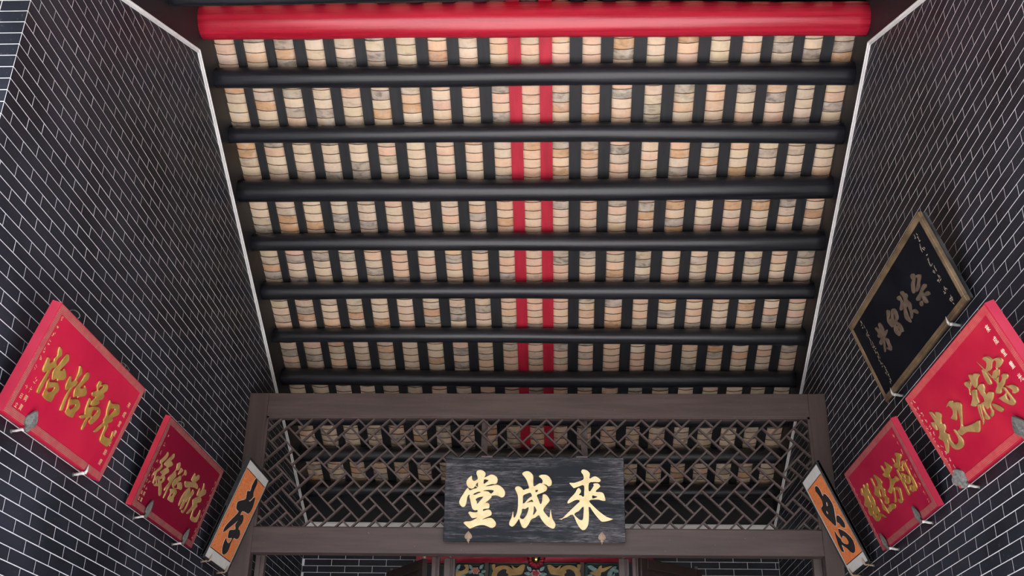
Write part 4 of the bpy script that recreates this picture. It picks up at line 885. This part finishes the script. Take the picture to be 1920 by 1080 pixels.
# the two narrow orange hangings beside the screen
def hanging(key, label, side, y0, y1, z, tilt, H, field, texts):
    W = y1 - y0; t = .022
    fm = wall_frame(side, y0, y1, z, tilt)
    r = empty('calligraphy_hanging', mat=fm)
    tag(r, label, 'wall hanging', 'orange calligraphy hangings beside the screen')
    e = .016
    part('backboard', MB().box(-e, W + e, -e, H + e, -t, -.004), M['frameblack'], r)
    for (a, b, c, d) in ((-e, W + e, H, H + e), (-e, W + e, -e, 0), (-e, 0, 0, H), (W, W + e, 0, H)):
        part('frame_side', MB().bbox(a, b, c, d, -t, .006, .002), M['frameblack'], r)
    part('mount', MB().box(0, W, 0, H, -.004, 0), M['mount'], r)
    u0, u1, v0, v1 = (q * KF for q in field)
    part('field_edge', MB().box(u0 - .006, u1 + .006, v0 - .006, v1 + .006, -.001, .0012), M['frameblack'], r)
    part('field', MB().box(u0, u1, v0, v1, 0, .0025), M['orange'], r)
    for ch in CHARS[key]:
        o = link('character', glyph_mesh('character', ch, M['ink'], .0006, .0, z=.0036), r)
        link('white_outline', glyph_mesh('white_outline', ch, M['inkline'], .0003, .0, g=.0045, z=.0026), o)
    for (s_, u, a, b, sz) in texts:
        text_column('inscription', s_, u, a, b, sz, M['ink'], r, z=.003)
    return r
hanging('L3', 'orange hanging with black brush character, left of the lattice screen', 'L', 7.762, 8.339, 3.222, 18.8, .748, (.030, .545, .075, .672), [('?????', .075, .40, .09, .034)])
hanging('R4', 'orange hanging with black brush character, right of the lattice screen', 'R', 7.686, 8.191, 3.210, 22.3, .739, (.030, .468, .072, .652), [('?????????', .440, .55, .13, .028)])

# name board over the screen's lower rail
CW, CHh = 1.4128, .661
cm = frame_mat((-.887, 8.49, 3.498), (1, 0, 0), (0, -.06, .658))
r = empty('name_board', mat=cm)
tag(r, 'black weathered name board with three bright gold characters on the lattice screen', 'sign board')
part('board', MB().bbox(0, CW, 0, CHh, -.036, 0, .003), M['board'], r)
for ch in CHARS['C']:
    link('character', glyph_mesh('character', ch, M['goldpale'], .0025, .0042), r)
for u in (.327, 1.083):
    part('hanging_tab', MB().bbox(u - .045, u + .045, CHh - .004, CHh + .014, -.030, -.006, .002), M['palebrown'], r)

# ------------------------------------------------------------------ brackets that carry the boards
def leaf_plate(h, w, mat, parent, tilt=0, notch=True, z=.010):
    pts = [(0, h), (w * .22, h * .80), (w * .42, h * .58), (w * .50, h * .36), (w * .40, h * .16), (w * .16, h * .06), (w * .20, -h * .10), (0, -h * .20)]
    out = pts + [(-x, y) for x, y in pts[-2:0:-1]]
    m_ = MB(); n = len(out)
    ca, sa = math.cos(tilt), math.sin(tilt)
    V = []
    for zz in (0, .006):
        for x, y in out:
            dome = .010 * (1 - (x / (w * .5)) ** 2) if zz else 0
            V.append((x * ca, y, z + zz + x * sa + dome * .4))
    V.append((0, h * .35, z + .014)); c = len(V) - 1
    F = [tuple(range(n))[::-1]] + [(i, (i + 1) % n, (i + 1) % n + n, i + n) for i in range(n)]
    F += [(n + i, n + (i + 1) % n, c) for i in range(n)]
    m_.add(V, F)
    o = part('leaf_plate', m_, mat, parent)
    # raised midrib
    part('midrib', MB().tube([(0, -h * .1, z + .008), (0, h * .35, z + .015), (0, h * .9, z + .008)], .0022, 6), mat, o)
    return o
def bracket(fm, side, u, label, leaf=(.085, .058), rod=.0075, rmat='palemetal', v=.006, tilt=0.0, drop=0.0):
    """iron stay from the wall under the board, with a leaf-shaped stop in front"""
    loc = fm @ Vector((u * KF, 0, 0))
    m_ = fm.copy(); m_.translation = loc
    root = empty('bracket', mat=m_)
    tag(root, label, 'bracket', 'iron brackets under the hanging boards')
    inv = m_.inverted()
    face = XL if side == 'L' else XR
    w_end = inv @ Vector((face, loc.y, loc.z - .020))
    start = Vector((0, -.012, .010))
    part('stay', MB().tube([start, Vector((0, -.014, -.004)), start.lerp(w_end, .6), w_end], [rod, rod, rod * .85, rod * .7], 8), M[rmat], root, True)
    pl = w_end
    part('wall_plug', MB().tube([w_end.lerp(start, .10), w_end], [.008, .013], 8), M['iron'], root, True)
    if leaf:
        leaf_plate(leaf[0], leaf[1], M['iron'], root, tilt, z=.008 if not tilt else .016)
    else:
        part('hook_tip', MB().tube([start, start + Vector((0, .018, .004)), start + Vector((0, .050, -.001))], [rod, rod * .7, .0015], 8), M[rmat], root, True)
    return root
fL1 = wall_frame('L', 4.618, 5.785, 3.206, 17.5); fL2 = wall_frame('L', 6.28, 7.455, 3.203, 15.75); fL3 = wall_frame('L', 7.762, 8.339, 3.222, 18.8)
fR1 = wall_frame('R', 5.251, 6.812, 4.046, 18.43); fR2 = wall_frame('R', 4.534, 5.785, 3.190, 23.45); fR3 = wall_frame('R', 6.156, 7.312, 3.190, 20.5); fR4 = wall_frame('R', 7.686, 8.191, 3.210, 22.3)
bracket(fL1, 'L', .217, 'grey leaf bracket under near end of the crimson board', (.092, .064), v=.010, tilt=.5)
bracket(fL1, 'L', .935, 'plain pale bracket without leaf under far end of the crimson board', None, .010, v=.010)
bracket(fL2, 'L', .212, 'grey leaf bracket under near end of the dark maroon board', (.096, .060), v=.016, tilt=.1)
bracket(fL2, 'L', .929, 'grey leaf bracket under far end of the dark maroon board', (.096, .056), v=.020, tilt=.1)
bracket(fL3, 'L', .106, 'small rusty hook under near corner of the left orange hanging', None, .008, 'copper', v=-.014)
bracket(fL3, 'L', .509, 'small rusty hook under far corner of the left orange hanging', None, .008, 'copper', v=-.014)
bracket(fR1, 'R', 1.262, 'pale rod under near end of the gold framed black board', None, .010, v=.004)
bracket(fR1, 'R', .175, 'pale rod under far end of the gold framed black board', None, .010, v=.004)
bracket(fR2, 'R', .118, 'wide grey leaf bracket under far end of the scarlet board', (.090, .105), .009, v=.022, tilt=-.7)
bracket(fR2, 'R', .926, 'grey leaf bracket cut by right edge, under the scarlet board', (.100, .105), .009, v=.028, tilt=-.15)
bracket(fR3, 'R', .850, 'grey leaf bracket under near end of the carmine board', (.090, .062), .009, v=.018, tilt=-.05)
bracket(fR3, 'R', .152, 'grey leaf bracket under far end of the carmine board', (.095, .058), .009, v=.026, tilt=-.05)
bracket(fR4, 'R', .423, 'small rusty hook under near corner of the right orange hanging', None, .008, 'copper', v=-.014)
bracket(fR4, 'R', .060, 'small rusty hook under far corner of the right orange hanging', None, .008, 'copper', v=-.014)
for u, lab in ((.195, 'copper leaf stop at lower left of the black name board'), (1.231, 'copper leaf stop at lower right of the black name board')):
    m_ = cm.copy(); m_.translation = cm @ Vector((u, .012, 0))
    root = empty('leaf_stop', mat=m_); tag(root, lab, 'bracket', 'copper leaf stops of the name board')
    leaf_plate(.068, .060, M['copper'], root, 0, z=.001)
    part('stay', MB().tube([(0, -.014, .004), (0, -.018, -.03), (0, -.018, -.066)], .006, 8), M['copper'], root, True)

# ------------------------------------------------------------------ folding doors behind the screen
def door(label, hinge, tip, ztop, idx, wallside):
    hx, hy = hinge; d = Vector((tip[0] - hx, tip[1] - hy)); w = d.length
    ang = math.atan2(d.y, d.x)
    root = empty('door_%d' % idx, (hx, hy, 0)); root.rotation_euler = (0, 0, ang)
    tag(root, label, kind='structure')
    th = .042
    part('stile', MB().bbox(0, .075, -th / 2, th / 2, .02, ztop, .003), M['darkbrown'], root)
    part('stile', MB().bbox(w - .075, w, -th / 2, th / 2, .02, ztop, .003), M['darkbrown'], root)
    for a, b in ((ztop - .075, ztop), (ztop - .66, ztop - .60), (1.0, 1.06), (.02, .12)):
        part('rail', MB().bbox(.075, w - .075, -th / 2, th / 2, a, b, .003), M['darkbrown'], root)
    for a, b in ((ztop - .60, ztop - .075), (1.06, ztop - .66), (.12, 1.0)):
        part('panel', MB().bbox(.075, w - .075, -.010, .010, a, b, .003), M['darkbrown'], root)
        m_ = MB()
        for s_ in (-1, 1):
            y0, y1 = sorted((s_ * .010, s_ * .018))
            m_.box(.090, .106, y0, y1, a + .02, b - .02); m_.box(w - .106, w - .090, y0, y1, a + .02, b - .02)
            m_.box(.106, w - .106, y0, y1, b - .036, b - .02); m_.box(.106, w - .106, y0, y1, a + .02, a + .036)
        part('panel_moulding', m_, M['darkbrown'], root)
    part('pivot', MB().tube([(.02, 0, ztop - .01), (.02, 0, ztop + .035)], .012, 8), M['copper'], root)
    part('pivot', MB().tube([(w - .05, 0, ztop - .01), (w - .05, 0, ztop + .022)], .014, 8), M['iron'], root)
    return root
door('left open door leaf behind the screen, dark brown panelled', (-1.058, 8.82), (-1.431, 9.373), 3.432, 1, -1)
door('right open door leaf behind the screen, dark brown panelled', (.650, 8.82), (1.188, 9.290), 3.452, 2, 1)
def slim_post(label, x0, x1, y, ztop, mat, cat='post'):
    root = empty('door_post', ((x0 + x1) / 2, y, 0))
    tag(root, label, cat, 'door posts behind the screen')
    h = (x1 - x0) / 2
    part('shaft', MB().bbox(-h, h, -.03, .03, 0, ztop, .003), mat, root)
    part('bead', MB().bbox(h * .15, h * .5, -.042, -.028, 0, ztop, .004), mat, root)
    part('top_pin', MB().tube([(0, 0, ztop), (0, 0, ztop + .03)], .012, 8), M['copper'], root)
    return root
slim_post('brown post beside the left open door leaf, nearer the shrine', -.905, -.815, 8.83, 3.436, M['brownv'])
slim_post('narrow brown post hinging the left open door leaf', -1.004, -.940, 8.83, 3.446, M['brownv'])
slim_post('brown post beside the right open door leaf, nearer the shrine', .486, .567, 8.83, 3.441, M['brownv'])
slim_post('narrow brown post hinging the right open door leaf', .592, .640, 8.83, 3.448, M['brownv'])
slim_post('pale brown post just inside the screen, left end', -2.429, -2.355, 8.83, 3.448, M['palebrown'])
slim_post('pale brown post just inside the screen, right end', 2.016, 2.103, 8.83, 3.457, M['palebrown'])

# ------------------------------------------------------------------ carved shrine against the back wall
YA = 10.5
root = empty('shrine', (-.2, YA, 0))
tag(root, 'shrine front with gold dragons carved on dark blue panels', 'shrine')
sx = lambda x: x + .2
part('case', MB().box(sx(-1.34), sx(.90), .03, .45, 0, 3.86), M['brown'], root)
part('back_panel', MB().box(sx(-1.30), sx(.86), .012, .032, 2.2, 3.84), M['navy'], root)
for x in (-1.30, -.672, .232, .84):
    part('mullion', MB().bbox(sx(x) - .022, sx(x) + .022, -.02, .03, 2.2, 3.84, .003), M['brown'], root)
    for s_ in (-1, 1):
        part('green_bead', MB().bbox(sx(x) + s_ * .040 - .014, sx(x) + s_ * .040 + .014, -.008, .03, 2.2, 3.74, .003), M['green'], root)
for a, b in ((-1.25, -.72), (-.62, .18), (.28, .80)):
    part('green_bead', MB().bbox(sx(a), sx(b), -.008, .03, 3.736, 3.756, .003), M['green'], root)
    part('gilt_line', MB().bbox(sx(a) + .012, sx(b) - .012, -.004, .03, 3.722, 3.730, .001), M['goldfaded'], root)
SHR = [('dragon',[(-6157,35499),(-6200,36221),(-6078,36637),(-5796,36977),(-5324,37163),(-4796,37142),(-4371,36911),(-4103,36653),(-4322,37172),(-3896,36915),(-3374,37231),(-3083,37181),(-3210,36764),(-3364,36452),(-3836,36345),(-4308,36289),(-4673,36131),(-4625,36390),(-4838,36543),(-4790,36803),(-5213,36878),(-5603,36589),(-5727,36225),(-5658,35504)]),('dragon_tail',[(-6197,37235),(-5933,37237),(-5940,36846),(-6080,36715),(-6175,36948)]),('dragon',[(1650,35567),(1709,36287),(1581,36648),(1190,36930),(770,36849),(821,36590),(611,36433),(662,36175),(296,36327),(-175,36375),(-647,36474),(-805,36784),(-937,37199),(-647,37253),(-122,36945),(299,37208),(87,36688),(351,36949),(772,37186),(1298,37216),(1768,37038),(2053,36704),(2180,36291),(2145,35571)]),('dragon_tail',[(2146,37015),(2054,36781),(1914,36910),(1902,37299),(2165,37301)]),('bird',[(-9645,36193),(-9655,36452),(-9238,36611),(-9600,36400),(-9027,36613),(-8667,36902),(-8834,37135),(-8730,37215),(-8491,37190),(-8412,36878),(-8546,36461),(-8912,36354),(-9325,36092)]),('bird',[(3079,36557),(3685,36769),(3953,37134),(4165,37239),(4160,36980),(4475,37034),(5107,37195),(4681,36880),(4416,36723),(4100,36617),(4043,36358),(3729,36304)]),('cloud',[(2853,37177),(3221,37232),(3582,36872),(3474,36715),(3111,36920)]),('cloud',[(4725,36519),(5048,36935),(5570,36888),(5825,36631),(5613,36526),(5200,36729),(5087,36367),(4771,36210)])]
def relief(name, poly, mat, dep=.03, y0=-.012):
    pts = smooth_poly([(x / 1e4, z / 1e4) for x, z in poly], 3)
    cu = bpy.data.curves.new('tmp', 'CURVE'); cu.dimensions = '2D'; cu.fill_mode = 'BOTH'; cu.extrude = dep / 2; cu.bevel_depth = .004
    sp_ = cu.splines.new('POLY'); sp_.points.add(len(pts) - 1); sp_.use_cyclic_u = True
    for k, p in enumerate(pts): sp_.points[k].co = (p.x, p.y, 0, 1)
    ob = bpy.data.objects.new('tmp', cu)
    me0 = bpy.data.meshes.new_from_object(ob)
    V = [(sx(v.co.x), y0 - v.co.z, v.co.y) for v in me0.vertices]; F = [tuple(p.vertices) for p in me0.polygons]
    bpy.data.objects.remove(ob); bpy.data.curves.remove(cu); bpy.data.meshes.remove(me0)
    me = mesh_of(name, V, F, mat); fix_normals(me)
    return link(name, me, root)
def flower(x, z, r, mats):
    out = relief('flower', [tuple(int(1e4 * c) for c in (x + r * (1 + .16 * math.cos(6 * a)) * math.cos(a), z + r * (1 + .16 * math.cos(6 * a)) * math.sin(a) * .8)) for a in [2 * math.pi * k / 24 for k in range(24)]], mats[0], .02, -.018)
    relief('flower_heart', [tuple(int(1e4 * c) for c in (x + r * .62 * (1 + .2 * math.cos(5 * a)) * math.cos(a), z - r * .05 + r * .62 * (1 + .2 * math.cos(5 * a)) * math.sin(a) * .8)) for a in [2 * math.pi * k / 20 for k in range(20)]], mats[1], .024, -.026)
def leaf(x, z, l, a):
    d = Vector((math.cos(a), math.sin(a))); n = Vector((-d.y, d.x)); p = Vector((x, z))
    q = [p - d * l * .5, p - d * l * .2 + n * l * .24, p + d * l * .2 + n * l * .2, p + d * l * .55, p + d * l * .2 - n * l * .2, p - d * l * .2 - n * l * .24]
    relief('carved_leaf', [(int(v.x * 1e4), int(v.y * 1e4)) for v in q], M['teal'], .022, -.014)
for nm, poly in SHR: relief(nm, poly, M['goldsoft'] if nm != 'cloud' else M['teal'])
rs = random.Random(5)
flower(-.205, 3.646, .040, (M['pink'], M['crimson']))
flower(-.775, 3.668, .033, (M['pink'], M['orangepetal']))
flower(.560, 3.640, .030, (M['teal'], M['navy']))
for (x, z, l, a) in ((-.265, 3.69, .05, 2.4), (-.145, 3.69, .05, .7), (-.28, 3.645, .055, 3.0), (-.135, 3.640, .055, .1), (-.25, 3.61, .05, 3.7), (-.155, 3.605, .05, -.5),
                     (-.82, 3.70, .045, 2.2), (-.72, 3.705, .045, .8), (-.83, 3.655, .045, 3.3), (-.72, 3.63, .045, -.4), (-.94, 3.70, .05, 1.0), (-.955, 3.665, .04, .2), (-.89, 3.62, .05, 2.6), (-.70, 3.66, .04, .3),
                     (.33, 3.70, .06, 2.6), (.37, 3.675, .06, 2.2), (.30, 3.625, .05, 3.5), (.53, 3.70, .05, .5), (.60, 3.67, .05, .9), (.51, 3.615, .05, 3.8)):
    leaf(x, z, l, a)
# red cloth swag with a rosette and a brass ball
bn = empty('red_swag', (-.2, YA - .05, 3.75)); tag(bn, 'red silk swag with rosette tied along the top of the shrine', 'swag')
def cloth(x0, x1, za, zb):
    n = 48; V = []; F = []
    for i in range(n + 1):
        t = i / n; x = x0 + (x1 - x0) * t
        ztop = .085; zbot = za + (zb - za) * t
        for j in range(5):
            s_ = j / 4
            y = -.012 - .010 * math.sin(s_ * 6 + t * 3) * (1 - abs(2 * t - 1) * .3) - .005 * math.sin(t * 40 + s_ * 2)
            V.append((x, y, ztop + (zbot - ztop) * s_))
    for i in range(n):
        for j in range(4): F.append((i * 5 + j, (i + 1) * 5 + j, (i + 1) * 5 + j + 1, i * 5 + j + 1))
    k = len(V)
    V += [(x, y + .006, z) for x, y, z in V]
    F += [tuple(k + q for q in f[::-1]) for f in F]
    me = mesh_of('cloth_band', V, F, M['cloth'], True)
    return link('cloth_band', me, bn)
cloth(-1.14, -.03, -.020, -.012); cloth(.03, 1.10, -.002, -.004)
m_ = MB(); n = 60; V = []; F = []
for i in range(n):
    a = 2 * math.pi * i / n; ruff = .012 * math.sin(a * 13)
    for (rr, yy) in ((.040, -.045), (.060, -.055 + ruff), (.082 + .006 * math.sin(a * 7), -.040 + ruff), (.060, -.020)):
        V.append((rr * math.cos(a), yy, .012 + rr * math.sin(a) * .95))
for i in range(n):
    for j in range(3): F.append((i * 4 + j, ((i + 1) % n) * 4 + j, ((i + 1) % n) * 4 + j + 1, i * 4 + j + 1))
o = link('rosette', mesh_of('rosette', V, F, M['cloth'], True), bn); fix_normals(o.data)
m_ = MB(); V = []; F = []; seg = 24; rg = 14
for i in range(rg + 1):
    th = math.pi * i / rg
    for k in range(seg):
        ph_ = 2 * math.pi * k / seg
        V.append((.046 * math.sin(th) * math.cos(ph_), .046 * math.sin(th) * math.sin(ph_), .046 * math.cos(th)))
for i in range(rg):
    for k in range(seg): F.append((i * seg + k, (i + 1) * seg + k, (i + 1) * seg + (k + 1) % seg, i * seg + (k + 1) % seg))
ball = link('brass_ball', mesh_of('brass_ball', V, F, M['brass'], True), None, (-.2, YA - .13, 3.762)); fix_normals(ball.data)
tag(ball, 'shiny brass ball in the middle of the red rosette', 'ornament')
